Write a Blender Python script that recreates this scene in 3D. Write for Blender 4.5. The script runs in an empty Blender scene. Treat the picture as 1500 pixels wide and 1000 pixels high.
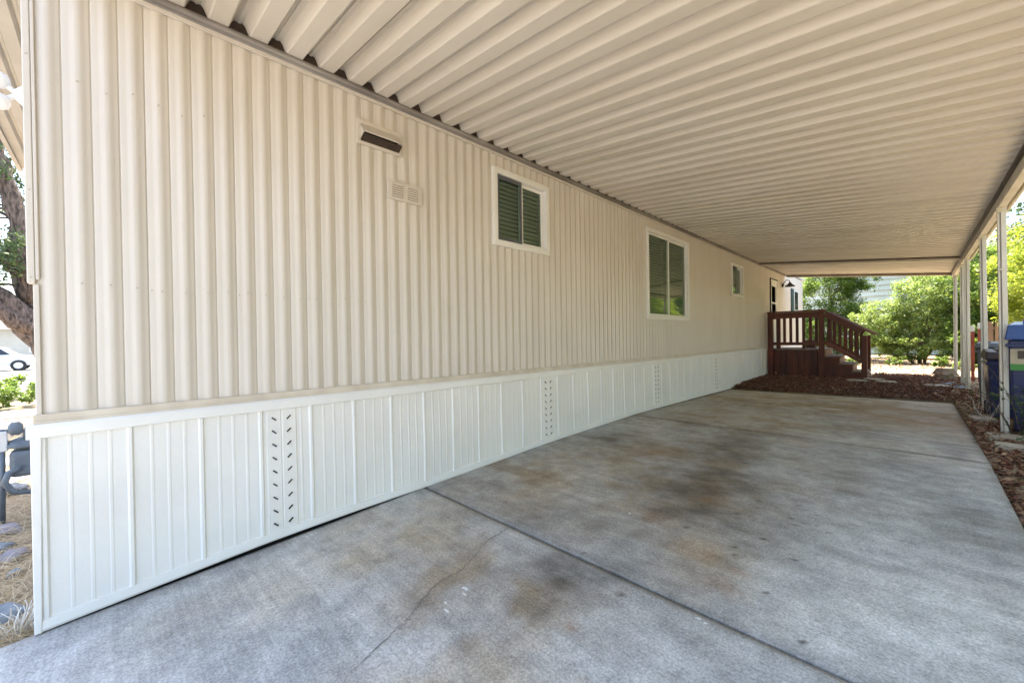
import bpy, math, random
import numpy as np
from mathutils import Vector, Matrix, noise as mnoise
random.seed(7); rng = np.random.default_rng(7)
S = bpy.context.scene
C = S.collection
R = math.radians

# ------------------------------------------------------------------ camera
cam_d = bpy.data.cameras.new('camera'); cam = bpy.data.objects.new('camera', cam_d); C.objects.link(cam)
S.camera = cam
cam_d.sensor_width = 36.0; cam_d.lens = 588.3/1500*36.0; cam_d.clip_start = 0.05; cam_d.clip_end = 600
yaw, pit, rol = .7884, -.0073, -.015
fwd = Vector((-math.sin(yaw)*math.cos(pit), math.cos(yaw)*math.cos(pit), math.sin(pit)))
rgt = Vector((math.cos(yaw), math.sin(yaw), 0)); up = rgt.cross(fwd)
r2 = rgt*math.cos(rol) + up*math.sin(rol); u2 = up*math.cos(rol) - rgt*math.sin(rol)
cam.matrix_world = Matrix(((r2.x, u2.x, -fwd.x, 0), (r2.y, u2.y, -fwd.y, 0), (r2.z, u2.z, -fwd.z, 1.30), (0, 0, 0, 1)))

# ------------------------------------------------------------------ sky, sun, exposure
SUN = Vector((-.30, .20, 1.0)).normalized()          # towards the sun
elev = math.asin(SUN.z); az = math.atan2(SUN.x, SUN.y)
w = bpy.data.worlds.new('World'); S.world = w; w.use_nodes = True
nt = w.node_tree; bg = nt.nodes['Background']
sky = nt.nodes.new('ShaderNodeTexSky'); sky.sky_type = 'NISHITA'; sky.sun_disc = False
sky.sun_elevation = elev; sky.sun_rotation = az; sky.air_density = 1.15; sky.dust_density = 3.0; sky.ozone_density = 1.0
nt.links.new(sky.outputs[0], bg.inputs[0]); bg.inputs[1].default_value = .15
sl = bpy.data.lights.new('sun', 'SUN'); so = bpy.data.objects.new('sun', sl); C.objects.link(so)
sl.energy = 5.0; sl.angle = R(.5); sl.color = (1, .90, .73)
so.rotation_euler = SUN.to_track_quat('Z', 'Y').to_euler(); so.location = (6, 12, 20)
S.view_settings.view_transform = 'Standard'; S.view_settings.look = 'None'
S.view_settings.exposure = 2.42; S.view_settings.gamma = 1.0; S.view_settings.use_curve_mapping = False
S.render.engine = 'CYCLES'
S.cycles.max_bounces = 10; S.cycles.diffuse_bounces = 7; S.cycles.transparent_max_bounces = 12
S.cycles.use_denoising = True; S.cycles.sample_clamp_indirect = 8

# ------------------------------------------------------------------ materials
def mat(name, col, rough=.6, col2=None, scale=4, detail=5, bump=0, bscale=None, spec=.5, stretch=(1, 1, 1), metal=0, contrast=(.35, .65), rand=0, col3=None, scale3=1.0, thr3=(.55, .7), world=True):
    m = bpy.data.materials.new(name); m.use_nodes = True
    t = m.node_tree; N = t.nodes; L = t.links; b = N['Principled BSDF']
    b.inputs['Roughness'].default_value = rough; b.inputs['Specular IOR Level'].default_value = spec; b.inputs['Metallic'].default_value = metal
    geo = N.new('ShaderNodeNewGeometry')
    mp = N.new('ShaderNodeMapping'); mp.inputs['Scale'].default_value = stretch
    L.new(geo.outputs['Position'], mp.inputs['Vector'])
    c1 = (*col, 1); c2 = (*(col2 or tuple(c*.86 for c in col)), 1)
    nz = N.new('ShaderNodeTexNoise'); nz.inputs['Scale'].default_value = scale; nz.inputs['Detail'].default_value = detail
    L.new(mp.outputs[0], nz.inputs['Vector'])
    mr = N.new('ShaderNodeMapRange'); mr.inputs[1].default_value = contrast[0]; mr.inputs[2].default_value = contrast[1]
    L.new(nz.outputs['Fac'], mr.inputs[0])
    mx = N.new('ShaderNodeMix'); mx.data_type = 'RGBA'; mx.inputs['A'].default_value = c1; mx.inputs['B'].default_value = c2
    L.new(mr.outputs[0], mx.inputs['Factor']); out = mx.outputs['Result']
    if col3:
        n3 = N.new('ShaderNodeTexNoise'); n3.inputs['Scale'].default_value = scale3; n3.inputs['Detail'].default_value = 6; n3.inputs['Roughness'].default_value = .65
        L.new(mp.outputs[0], n3.inputs['Vector'])
        r3 = N.new('ShaderNodeMapRange'); r3.inputs[1].default_value = thr3[0]; r3.inputs[2].default_value = thr3[1]; L.new(n3.outputs['Fac'], r3.inputs[0])
        m3 = N.new('ShaderNodeMix'); m3.data_type = 'RGBA'; L.new(out, m3.inputs['A']); m3.inputs['B'].default_value = (*col3, 1)
        L.new(r3.outputs[0], m3.inputs['Factor']); out = m3.outputs['Result']
    if rand:
        oi = N.new('ShaderNodeObjectInfo'); hs = N.new('ShaderNodeHueSaturation')
        rr = N.new('ShaderNodeMapRange'); rr.inputs[3].default_value = 1-rand; rr.inputs[4].default_value = 1+rand
        L.new(oi.outputs['Random'], rr.inputs[0]); L.new(rr.outputs[0], hs.inputs['Value']); L.new(out, hs.inputs['Color']); out = hs.outputs[0]
    L.new(out, b.inputs['Base Color'])
    if bump:
        n2 = N.new('ShaderNodeTexNoise'); n2.inputs['Scale'].default_value = bscale or scale*8; n2.inputs['Detail'].default_value = 4
        L.new(mp.outputs[0], n2.inputs['Vector'])
        bp = N.new('ShaderNodeBump'); bp.inputs['Strength'].default_value = bump; bp.inputs['Distance'].default_value = .01
        L.new(n2.outputs['Fac'], bp.inputs['Height']); L.new(bp.outputs[0], b.inputs['Normal'])
    return m

def island_mat(name, cols, rough=.7, trans=0.0, spec=.3):
    """colour picked per loose piece (leaf, chip, blade) from a list"""
    m = bpy.data.materials.new(name); m.use_nodes = True
    t = m.node_tree; N = t.nodes; L = t.links; b = N['Principled BSDF']; out = N['Material Output']
    geo = N.new('ShaderNodeNewGeometry'); cr = N.new('ShaderNodeValToRGB'); e = cr.color_ramp.elements
    n = len(cols)
    e[0].position = 0; e[0].color = (*cols[0], 1); e[1].position = 1; e[1].color = (*cols[-1], 1)
    for i in range(1, n-1):
        k = e.new(i/(n-1)); k.color = (*cols[i], 1)
    L.new(geo.outputs['Random Per Island'], cr.inputs[0]); L.new(cr.outputs[0], b.inputs['Base Color'])
    b.inputs['Roughness'].default_value = rough; b.inputs['Specular IOR Level'].default_value = spec
    if trans:
        tr = N.new('ShaderNodeBsdfTranslucent'); hs = N.new('ShaderNodeHueSaturation'); hs.inputs['Hue'].default_value = .485; hs.inputs['Saturation'].default_value = 1.1; hs.inputs['Value'].default_value = 1.5
        L.new(cr.outputs[0], hs.inputs['Color']); L.new(hs.outputs[0], tr.inputs['Color'])
        ms = N.new('ShaderNodeMixShader'); ms.inputs[0].default_value = trans
        L.new(b.outputs[0], ms.inputs[1]); L.new(tr.outputs[0], ms.inputs[2]); L.new(ms.outputs[0], out.inputs['Surface'])
    return m

M = {}
M['siding'] = mat('siding_enamel', (.635, .585, .53), .42, (.60, .55, .49), 3, 4, .12, 420, rand=.02, col3=(.55, .49, .40), scale3=2.2, thr3=(.62, .85), stretch=(1, 1, .35))
M['belt'] = mat('belt_enamel', (.66, .60, .51), .45, (.56, .49, .41), 6, 4, .1, 90)
M['skirt'] = mat('skirt_white_paint', (.81, .80, .78), .45, (.77, .76, .74), 2.5, 4, .25, 14, rand=.015)
M['trimwhite'] = mat('white_trim_paint', (.80, .80, .79), .4, (.74, .74, .73), 6, 4, .12, 60)
M['vinyl'] = mat('white_vinyl', (.80, .79, .77), .35, (.77, .76, .73), 5, 3)
M['roofpan'] = mat('roof_pan_enamel', (.645, .60, .535), .45, (.575, .525, .455), 2.0, 5, .06, 200, rand=.025, col3=(.50, .43, .34), scale3=3.0, thr3=(.64, .9), stretch=(.25, 1, 1))
M['eave'] = mat('eave_paint', (.40, .39, .37), .6, (.34, .33, .31), 3, 4)
M['rail'] = mat('weathered_rail', (.25, .225, .20), .5, (.13, .112, .098), 5, 6, .25, 50, stretch=(1, .4, 1))
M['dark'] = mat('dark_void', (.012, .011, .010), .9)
M['brownmetal'] = mat('bronze_metal', (.055, .035, .025), .45, (.03, .02, .015), 20, 4)
M['postpaint'] = mat('post_paint', (.74, .715, .67), .5, (.62, .58, .52), 5, 6, .12, 80, col3=(.34, .20, .10), scale3=9, thr3=(.66, .76), stretch=(1, 1, .3))
M['beam'] = mat('beam_paint', (.70, .65, .57), .5, (.58, .52, .44), 3, 5, .1, 60)
M['darkstrip'] = mat('dark_strip', (.17, .13, .10), .6, (.11, .08, .06), 6, 4)
M['wood'] = mat('red_brown_stain', (.125, .027, .013), .5, (.06, .013, .007), 7, 6, .3, 60, stretch=(1, 1, .25), rand=.18)
M['woodrail'] = mat('red_brown_rail_stain', (.155, .035, .016), .42, (.085, .019, .010), 7, 6, .25, 50, stretch=(.3, 1, 1), rand=.15)
M['deckboard'] = mat('grey_worn_decking', (.26, .21, .18), .7, (.15, .105, .085), 8, 6, .3, 60, stretch=(.3, 1, 1), rand=.12)
M['riser'] = mat('lit_riser_wood', (.33, .20, .145), .65, (.22, .12, .085), 7, 5, .2, 50, rand=.1)  # riser tone lightened to hold the light falling on the steps
M['bark'] = mat('tree_bark', (.175, .135, .115), .95, (.03, .023, .02), 26, 10, 1.0, 40, stretch=(1, 1, .3), contrast=(.35, .65), col3=(.26, .22, .20), scale3=14, thr3=(.6, .75))
M['bark2'] = mat('smooth_bark', (.15, .11, .08), .9, (.07, .05, .036), 12, 6, .6, 40, stretch=(1, 1, .3))
M['soil'] = mat('dry_soil', (.29, .22, .14), .95, (.18, .13, .08), 1.6, 8, .6, 40, col3=(.38, .30, .195), scale3=.8, thr3=(.5, .7))
M['bounce_ground'] = mat('pale_bounce_ground', (.50, .42, .31), .95, (.36, .29, .20), 5, 9, .6, 60, col3=(.27, .20, .135), scale3=2.5, thr3=(.58, .72))  # pale ground colour set to bounce light under the roof
M['asphalt'] = mat('pale_street', (.22, .215, .21), .9, (.18, .175, .17), 3, 6, .3, 120)
M['walkconc'] = mat('walk_concrete', (.46, .44, .41), .85, (.38, .36, .33), 3, 6, .3, 100)
M['paver'] = mat('paver_concrete', (.42, .37, .30), .85, (.30, .255, .20), 5, 7, .4, 70, col3=(.20, .15, .11), scale3=6, thr3=(.6, .75))
M['pier'] = mat('pier_concrete', (.26, .20, .15), .9, (.17, .125, .09), 6, 7, .5, 60)
M['rock'] = mat('blue_grey_rock', (.20, .225, .25), .85, (.10, .115, .135), 7, 9, .9, 18, col3=(.36, .38, .39), scale3=5, thr3=(.6, .75))
M['rockp'] = mat('purple_grey_rock', (.27, .245, .265), .85, (.15, .135, .15), 7, 9, .9, 18, col3=(.42, .40, .40), scale3=5, thr3=(.6, .75))
M['meter'] = mat('grey_meter_paint', (.115, .145, .175), .5, (.085, .105, .13), 12, 4, .15, 60)
M['whiteplastic'] = mat('white_plastic', (.82, .82, .82), .35)
M['blueplastic'] = mat('blue_bin_plastic', (.012, .022, .105), .4, (.009, .017, .08), 4, 5, .1, 60)
M['bluelid'] = mat('blue_lid_plastic', (.035, .09, .29), .33, (.028, .07, .235), 5, 5, .1, 60)
M['darkplastic'] = mat('dark_bin_lid', (.05, .035, .035), .5, (.035, .022, .022), 6, 4)
M['greyplastic'] = mat('grey_bin_plastic', (.10, .11, .125), .5, (.075, .08, .095), 6, 4)
M['rubber'] = mat('black_rubber', (.02, .02, .02), .8)
M['cream'] = mat('label_cream', (.38, .34, .26), .6, (.30, .265, .19), 9, 5)
M['lgreen'] = mat('label_green', (.05, .22, .05), .6)
M['ldark'] = mat('label_print', (.06, .045, .04), .6)
M['redpaint'] = mat('faded_red_paint', (.38, .085, .05), .6, (.27, .06, .04), 9, 5)
M['nsiding'] = mat('pale_green_siding', (.50, .54, .47), .7, (.45, .49, .42), 2, 5, .1, 40, rand=.03)
M['tansiding'] = mat('pale_tan_wall', (.55, .53, .48), .8, (.5, .48, .43), 2, 4)
M['nroof'] = mat('grey_shingle', (.13, .12, .115), .9, (.09, .085, .08), 8, 6, .5, 30)
M['fence'] = mat('weathered_fence', (.24, .155, .105), .85, (.15, .095, .065), 7, 6, .4, 40, stretch=(1, 1, .3), rand=.15)
M['shutter'] = mat('green_shutter', (.045, .09, .085), .5, (.035, .07, .065), 9, 4)
M['blind'] = mat('blind_slat', (.33, .365, .31), .6, (.29, .325, .27), 5, 3)
M['screen'] = mat('insect_screen', (.035, .033, .03), .8, (.028, .027, .025), 60, 2)
M['silver'] = mat('silver_paint', (.52, .55, .58), .3, (.48, .51, .54), 6, 3, metal=.3)
M['carglass'] = mat('car_glass', (.02, .025, .03), .08)
M['tarp'] = mat('blue_grey_plastic_scrap', (.33, .37, .44), .45, (.23, .27, .35), 8, 5)
M['crack'] = mat('crack_dirt', (.115, .103, .09), .95)
M['gap'] = mat('joint_dirt', (.05, .044, .038), .95)
M['gapshade'] = mat('louvre_gap_shade', (.30, .26, .21), .7)  # flat colour standing for the shade between louvres
M['screwm'] = mat('screw_head', (.50, .45, .38), .5)
M['boxbrown'] = mat('brown_box', (.16, .085, .06), .7, (.12, .06, .045), 6, 4)
M['concspot'] = mat('white_paint_drip', (.75, .74, .72), .6)

M['leaf_yel'] = island_mat('yellow_green_leaves', [(.19, .25, .035), (.27, .33, .055), (.14, .20, .03), (.32, .37, .09), (.22, .28, .045)], .45, .45)
M['leaf_mid'] = island_mat('mid_green_leaves', [(.08, .15, .03), (.14, .22, .045), (.065, .12, .026), (.19, .26, .065), (.10, .17, .035)], .45, .42)
M['leaf_lime'] = island_mat('lime_green_leaves', [(.13, .20, .045), (.20, .28, .075), (.10, .16, .035), (.28, .35, .12), (.16, .23, .055), (.36, .42, .20)], .4, .4)
M['leaf_dark'] = island_mat('dark_green_leaves', [(.03, .065, .02), (.05, .095, .028), (.024, .05, .018), (.065, .11, .035)], .5, .25)
M['needle'] = island_mat('conifer_needles', [(.045, .085, .035), (.075, .125, .045), (.03, .06, .025), (.11, .145, .06)], .6, .2)
M['needle_b'] = island_mat('blue_conifer_needles', [(.04, .075, .05), (.06, .10, .065), (.03, .055, .035)], .6, .2)
M['mulch'] = island_mat('bark_chips', [(.12, .042, .026), (.17, .065, .04), (.07, .026, .018), (.22, .115, .075), (.10, .04, .026), (.14, .055, .034), (.30, .21, .15)], .85)
M['litter'] = island_mat('dry_leaf_litter', [(.24, .14, .075), (.16, .08, .045), (.33, .22, .13), (.11, .055, .035), (.26, .17, .10)], .8)
M['straw'] = island_mat('dry_straw', [(.42, .31, .17), (.52, .41, .25), (.33, .23, .12), (.60, .51, .36), (.28, .19, .11)], .8)
M['drystem'] = island_mat('dry_white_stems', [(.55, .52, .46), (.66, .63, .58), (.44, .39, .32)], .8)

def glass_mat():
    m = bpy.data.materials.new('window_glass'); m.use_nodes = True
    t = m.node_tree; N = t.nodes; L = t.links; out = N['Material Output']; N.remove(N['Principled BSDF'])
    fr = N.new('ShaderNodeFresnel'); fr.inputs['IOR'].default_value = 1.9
    tr = N.new('ShaderNodeBsdfTransparent'); tr.inputs[0].default_value = (.79, .87, .80, 1)
    gl = N.new('ShaderNodeBsdfGlossy'); gl.inputs['Roughness'].default_value = .012; gl.inputs[0].default_value = (.92, 1, .95, 1)
    nz = N.new('ShaderNodeTexNoise'); nz.inputs['Scale'].default_value = 1.3
    bp = N.new('ShaderNodeBump'); bp.inputs['Strength'].default_value = .02; bp.inputs['Distance'].default_value = .05
    geo = N.new('ShaderNodeNewGeometry'); L.new(geo.outputs['Position'], nz.inputs['Vector']); L.new(nz.outputs['Fac'], bp.inputs['Height']); L.new(bp.outputs[0], gl.inputs['Normal'])
    mu = N.new('ShaderNodeMath'); mu.operation = 'MULTIPLY'; iv = N.new('ShaderNodeMath'); iv.operation = 'SUBTRACT'; iv.inputs[0].default_value = 1; L.new(geo.outputs['Backfacing'], iv.inputs[1]); L.new(fr.outputs[0], mu.inputs[0]); L.new(iv.outputs[0], mu.inputs[1])
    ms = N.new('ShaderNodeMixShader'); L.new(mu.outputs[0], ms.inputs[0]); L.new(tr.outputs[0], ms.inputs[1]); L.new(gl.outputs[0], ms.inputs[2]); L.new(ms.outputs[0], out.inputs['Surface'])
    return m
M['glass'] = glass_mat()

# ------------------------------------------------------------------ object helpers
def tag(o, label=None, cat=None, group=None, kind=None):
    if label: o['label'] = label
    if cat: o['category'] = cat
    if group: o['group'] = group
    if kind: o['kind'] = kind
    return o
def empty(name, loc=(0, 0, 0), label=None, cat=None, group=None):
    o = bpy.data.objects.new(name, None); C.objects.link(o); o.location = loc; o.empty_display_size = .2
    return tag(o, label, cat, group)

class MB:
    def __init__(s): s.v = []; s.f = []
    def add(s, vs, fs):
        k = len(s.v); s.v += [tuple(v) for v in vs]; s.f += [tuple(i+k for i in f) for f in fs]; return s
    def box(s, x0, x1, y0, y1, z0, z1):
        return s.add([(x0, y0, z0), (x1, y0, z0), (x1, y1, z0), (x0, y1, z0), (x0, y0, z1), (x1, y0, z1), (x1, y1, z1), (x0, y1, z1)],
                     [(0, 3, 2, 1), (4, 5, 6, 7), (0, 1, 5, 4), (1, 2, 6, 5), (2, 3, 7, 6), (3, 0, 4, 7)])
    def hexa(s, p):   # 8 points like a box
        return s.add(p, [(0, 3, 2, 1), (4, 5, 6, 7), (0, 1, 5, 4), (1, 2, 6, 5), (2, 3, 7, 6), (3, 0, 4, 7)])
    def bar(s, a, b, wx, wz, side=None):   # bar from a to b; wx = width along side vector, wz other
        a = Vector(a); b = Vector(b); d = (b-a).normalized()
        sd = Vector(side) if side else (d.cross(Vector((0, 0, 1))) if abs(d.z) < .95 else Vector((1, 0, 0)))
        sd = (sd - d*sd.dot(d)).normalized(); u = sd.cross(d).normalized()
        P = []
        for c in (a, b):
            P += [c-sd*wx/2-u*wz/2, c+sd*wx/2-u*wz/2, c+sd*wx/2+u*wz/2, c-sd*wx/2+u*wz/2]
        return s.add(P, [(0, 3, 2, 1), (4, 5, 6, 7), (0, 1, 5, 4), (1, 2, 6, 5), (2, 3, 7, 6), (3, 0, 4, 7)])
    def tube(s, pts, rad, n=10, cap=True, rough=0):
        pts = [Vector(p) for p in pts]; m = len(pts)
        if not hasattr(rad, '__len__'): rad = [rad]*m
        k = len(s.v); ref = Vector((.31, .87, .22)).normalized()
        for i, p in enumerate(pts):
            d = (pts[min(i+1, m-1)]-pts[max(i-1, 0)]).normalized()
            a = d.cross(ref)
            if a.length < .1: a = d.cross(Vector((1, 0, 0)))
            a.normalize(); b = d.cross(a)
            for j in range(n):
                t = 2*math.pi*j/n; r = rad[i]
                if rough: r *= 1+rough*mnoise.noise(Vector((math.cos(t)*1.6, math.sin(t)*1.6, 0))+p*1.7)
                s.v.append(tuple(p+a*r*math.cos(t)+b*r*math.sin(t)))
        for i in range(m-1):
            for j in range(n):
                j2 = (j+1) % n; s.f.append((k+i*n+j, k+i*n+j2, k+(i+1)*n+j2, k+(i+1)*n+j))
        if cap: s.f.append(tuple(k+j for j in range(n))[::-1]); s.f.append(tuple(k+(m-1)*n+j for j in range(n)))
        return s
    def lathe(s, c, prof, n=20, axis='z'):
        k = len(s.v); c = Vector(c)
        for r, h in prof:
            for j in range(n):
                t = 2*math.pi*j/n; a, b = r*math.cos(t), r*math.sin(t)
                s.v.append(tuple(c+Vector({'z': (a, b, h), 'y': (a, h, b), 'x': (h, a, b)}[axis])))
        for i in range(len(prof)-1):
            for j in range(n):
                j2 = (j+1) % n; s.f.append((k+i*n+j, k+i*n+j2, k+(i+1)*n+j2, k+(i+1)*n+j))
        s.f.append(tuple(k+j for j in range(n))[::-1]); s.f.append(tuple(k+(len(prof)-1)*n+j for j in range(n)))
        return s
    def mesh(s, name, m, smooth=False):
        me = bpy.data.meshes.new(name); me.from_pydata(s.v, [], s.f); me.update()
        if m: me.materials.append(m)
        if smooth: me.polygons.foreach_set('use_smooth', [True]*len(me.polygons))
        return me
    def build(s, name, m, parent=None, smooth=False, bevel=0, loc=None):
        o = bpy.data.objects.new(name, s.mesh(name, m, smooth)); C.objects.link(o)
        if parent: o.parent = parent
        if loc: o.location = loc
        if bevel:
            b = o.modifiers.new('bevel', 'BEVEL'); b.width = bevel; b.segments = 2; b.limit_method = 'ANGLE'; b.angle_limit = R(40)
        return o
def inst(name, me, parent, loc, rot=(0, 0, 0), scale=(1, 1, 1)):
    o = bpy.data.objects.new(name, me); C.objects.link(o); o.parent = parent; o.location = loc; o.rotation_euler = rot; o.scale = scale
    return o
def big_mesh(name, V, F, m, parent=None, smooth=False):
    me = bpy.data.meshes.new(name); V = np.asarray(V, np.float32).reshape(-1, 3); F = np.asarray(F, np.int32); n = F.shape[1]
    me.vertices.add(len(V)); me.vertices.foreach_set('co', V.ravel())
    me.loops.add(F.size); me.loops.foreach_set('vertex_index', F.ravel())
    me.polygons.add(len(F)); me.polygons.foreach_set('loop_start', np.arange(0, F.size, n, dtype=np.int32))
    me.update(calc_edges=True); me.validate()
    if smooth: me.polygons.foreach_set('use_smooth', np.ones(len(F), bool))
    me.materials.append(m)
    o = bpy.data.objects.new(name, me); C.objects.link(o)
    if parent: o.parent = parent
    return o
def rand_rot(n, tilt=1.0):
    z = rng.uniform(0, 2*np.pi, n); a = rng.normal(0, tilt, n); b = rng.normal(0, tilt, n)
    def rx(t): o = np.zeros((n, 3, 3)); c, s = np.cos(t), np.sin(t); o[:, 0, 0] = 1; o[:, 1, 1] = c; o[:, 1, 2] = -s; o[:, 2, 1] = s; o[:, 2, 2] = c; return o
    def ry(t): o = np.zeros((n, 3, 3)); c, s = np.cos(t), np.sin(t); o[:, 1, 1] = 1; o[:, 0, 0] = c; o[:, 0, 2] = s; o[:, 2, 0] = -s; o[:, 2, 2] = c; return o
    def rz(t): o = np.zeros((n, 3, 3)); c, s = np.cos(t), np.sin(t); o[:, 2, 2] = 1; o[:, 0, 0] = c; o[:, 0, 1] = -s; o[:, 1, 0] = s; o[:, 1, 1] = c; return o
    return rz(z) @ rx(a) @ ry(b)
def scatter(name, bv, bf, P, Rm, Sc, m, parent=None):
    bv = np.asarray(bv, float); n = len(P)
    V = np.einsum('nij,nkj->nki', Rm, bv[None]*Sc[:, None, :]) + P[:, None, :]
    F = (np.asarray(bf)[None] + (np.arange(n)*len(bv))[:, None, None]).reshape(-1, len(bf[0]))
    return big_mesh(name, V.reshape(-1, 3), F, m, parent)
LEAF = ([(0, 0, 0), (.28, .45, .08), (0, 1, 0), (-.28, .45, .08)], [(0, 1, 2, 3)])
BOXV = [(-.5, -.5, -.5), (.5, -.5, -.5), (.5, .5, -.5), (-.5, .5, -.5), (-.4, -.45, .5), (.45, -.4, .5), (.4, .45, .5), (-.45, .4, .5)]
BOXF = [(0, 3, 2, 1), (4, 5, 6, 7), (0, 1, 5, 4), (1, 2, 6, 5), (2, 3, 7, 6), (3, 0, 4, 7)]

# ------------------------------------------------------------------ ground levels
SLY = [-9, -.3, 1.88, 3.5, 5.49, 10.4]; SLZ = [-.62, -.085, .036, .098, .136, .068]
def slab_z(y): return float(np.interp(y, SLY, SLZ))
def base_z(x, y):
    z = float(np.interp(y, [-60, -12, -3, -.4, 2, 6, 8, 10, 10.9, 13, 60], [-.9, -.7, -.33, -.14, -.02, .09, .13, .12, .14, .15, .30]))
    if x < -7:
        t = min(1, (-7-x)/6); z = z*(1-t) + t*(-.20)
    return z
def ground_z(x, y):
    z = base_z(x, y)
    if -3.02 < x < .47 and y < 10.29: z = slab_z(y)-.11
    return z + (.012*mnoise.noise(Vector((x*1.3, y*1.3, 0))) if abs(x) < 30 else 0)

gx = sorted(set([-120, -80, -55, -44, -36, -28, -24, -20, -18, -16.5, -15.5, -14.5, -13, -11.5, -10] + list(np.arange(-9, -3.2, .35)) + [-3.1, -3.03, -3.01] + list(np.arange(-2.5, .4, .6)) + [.455, .475] + list(np.arange(.6, 4, .25)) + [4.5, 5.5, 7, 9, 12, 16, 22, 30, 45, 80, 120]))
gy = sorted(set([-120, -70, -40, -25, -15, -9, -6, -4.5, -3.5] + list(np.arange(-3, 16, .3)) + [9.9, 10.0, 10.1, 10.28, 10.30] + list(np.arange(16, 30, .8)) + [33, 40, 55, 80, 120]))
g = MB(); nx, ny = len(gx), len(gy)
g.v = [(x, y, ground_z(x, y)) for y in gy for x in gx]
g.f = [(j*nx+i, j*nx+i+1, (j+1)*nx+i+1, (j+1)*nx+i) for j in range(ny-1) for i in range(nx-1)]
ground = tag(g.build('ground', M['soil'], smooth=True), kind='structure')

def yard(name, xs_, ys_, m, dz):
    b = MB(); n = len(xs_); b.v = [(x, y, ground_z(x, y)+dz+.012*mnoise.noise(Vector((x*.9, y*.9, 3)))) for y in ys_ for x in xs_]
    b.f = [(j*n+i, j*n+i+1, (j+1)*n+i+1, (j+1)*n+i) for j in range(len(ys_)-1) for i in range(n-1)]
    return tag(b.build(name, m, smooth=True), kind='structure')
yard('bounce_yard', list(np.arange(-2.9, 2.4, .25)), list(np.arange(14.9, 17.5, .25)), M['bounce_ground'], .022)  # pale sheet for the sunlit ground, brightened to throw light under the roof
yard('bounce_strip', list(np.arange(1.15, 3.0, .2)), list(np.arange(-2, 14.8, .4)), M['bounce_ground'], .022)  # unseen pale strip added to throw warm light into the carport

# ------------------------------------------------------------------ driveway of three slabs
def vnoise(x, y, s, seed=0):
    x = np.asarray(x)*s+seed*17.3; y = np.asarray(y)*s+seed*7.7
    xi = np.floor(x).astype(int); yi = np.floor(y).astype(int); fx = x-xi; fy = y-yi
    fx = fx*fx*(3-2*fx); fy = fy*fy*(3-2*fy)
    def h(a, b):
        n = (a*374761393 + b*668265263 + seed*144269) & 0x7fffffff; n = (n ^ (n >> 13))*1274126177 & 0x7fffffff
        return ((n ^ (n >> 16)) & 0xffff)/65535.
    return (h(xi, yi)*(1-fx)+h(xi+1, yi)*fx)*(1-fy)+(h(xi, yi+1)*(1-fx)+h(xi+1, yi+1)*fx)*fy
def fbm(x, y, s, seed=0, o=5):
    t = 0; a = .5
    for k in range(o): t = t+a*vnoise(x, y, s*2**k, seed+k); a *= .55
    return t/ (1*(1-.55**o)/.45*.5)

def concrete_mat():
    m = bpy.data.materials.new('driveway_concrete'); m.use_nodes = True
    t = m.node_tree; N = t.nodes; L = t.links; b = N['Principled BSDF']
    at = N.new('ShaderNodeAttribute'); at.attribute_name = 'stain_and_bounce'
    geo = N.new('ShaderNodeNewGeometry')
    def noise(scale, st, det=5, rough=.55):
        mp = N.new('ShaderNodeMapping'); mp.inputs['Scale'].default_value = st; L.new(geo.outputs['Position'], mp.inputs['Vector'])
        n = N.new('ShaderNodeTexNoise'); n.inputs['Scale'].default_value = scale; n.inputs['Detail'].default_value = det; n.inputs['Roughness'].default_value = rough
        L.new(mp.outputs[0], n.inputs['Vector']); return n.outputs['Fac']
    def mr(s, a, b_, c, d):
        r = N.new('ShaderNodeMapRange'); r.inputs[1].default_value = a; r.inputs[2].default_value = b_; r.inputs[3].default_value = c; r.inputs[4].default_value = d
        L.new(s, r.inputs[0]); return r.outputs[0]
    broom = noise(22, (.08, 3.2, 1), 4)         # broom strokes run across the drive
    grain = noise(95, (1, 1, 1), 4, .75)
    mott = noise(9, (1, 1, 1), 7, .65)
    def mul(a, b_):
        q = N.new('ShaderNodeMath'); q.operation = 'MULTIPLY'; L.new(a, q.inputs[0]); L.new(b_, q.inputs[1]); return q.outputs[0]
    v = mul(mul(mr(broom, .3, .7, .90, 1.09), mr(grain, .32, .68, .60, 1.36)), mr(mott, .3, .7, .78, 1.18))
    vm = N.new('ShaderNodeVectorMath'); vm.operation = 'SCALE'; L.new(at.outputs['Color'], vm.inputs[0]); L.new(v, vm.inputs['Scale'])
    L.new(vm.outputs[0], b.inputs['Base Color'])
    b.inputs['Roughness'].default_value = .82; b.inputs['Specular IOR Level'].default_value = .35
    ad = N.new('ShaderNodeMath'); ad.operation = 'ADD'; L.new(broom, ad.inputs[0]); L.new(grain, ad.inputs[1])
    bp = N.new('ShaderNodeBump'); bp.inputs['Strength'].default_value = .22; bp.inputs['Distance'].default_value = .004
    L.new(ad.outputs[0], bp.inputs['Height']); L.new(bp.outputs[0], b.inputs['Normal'])
    return m
M['conc'] = concrete_mat()
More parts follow.
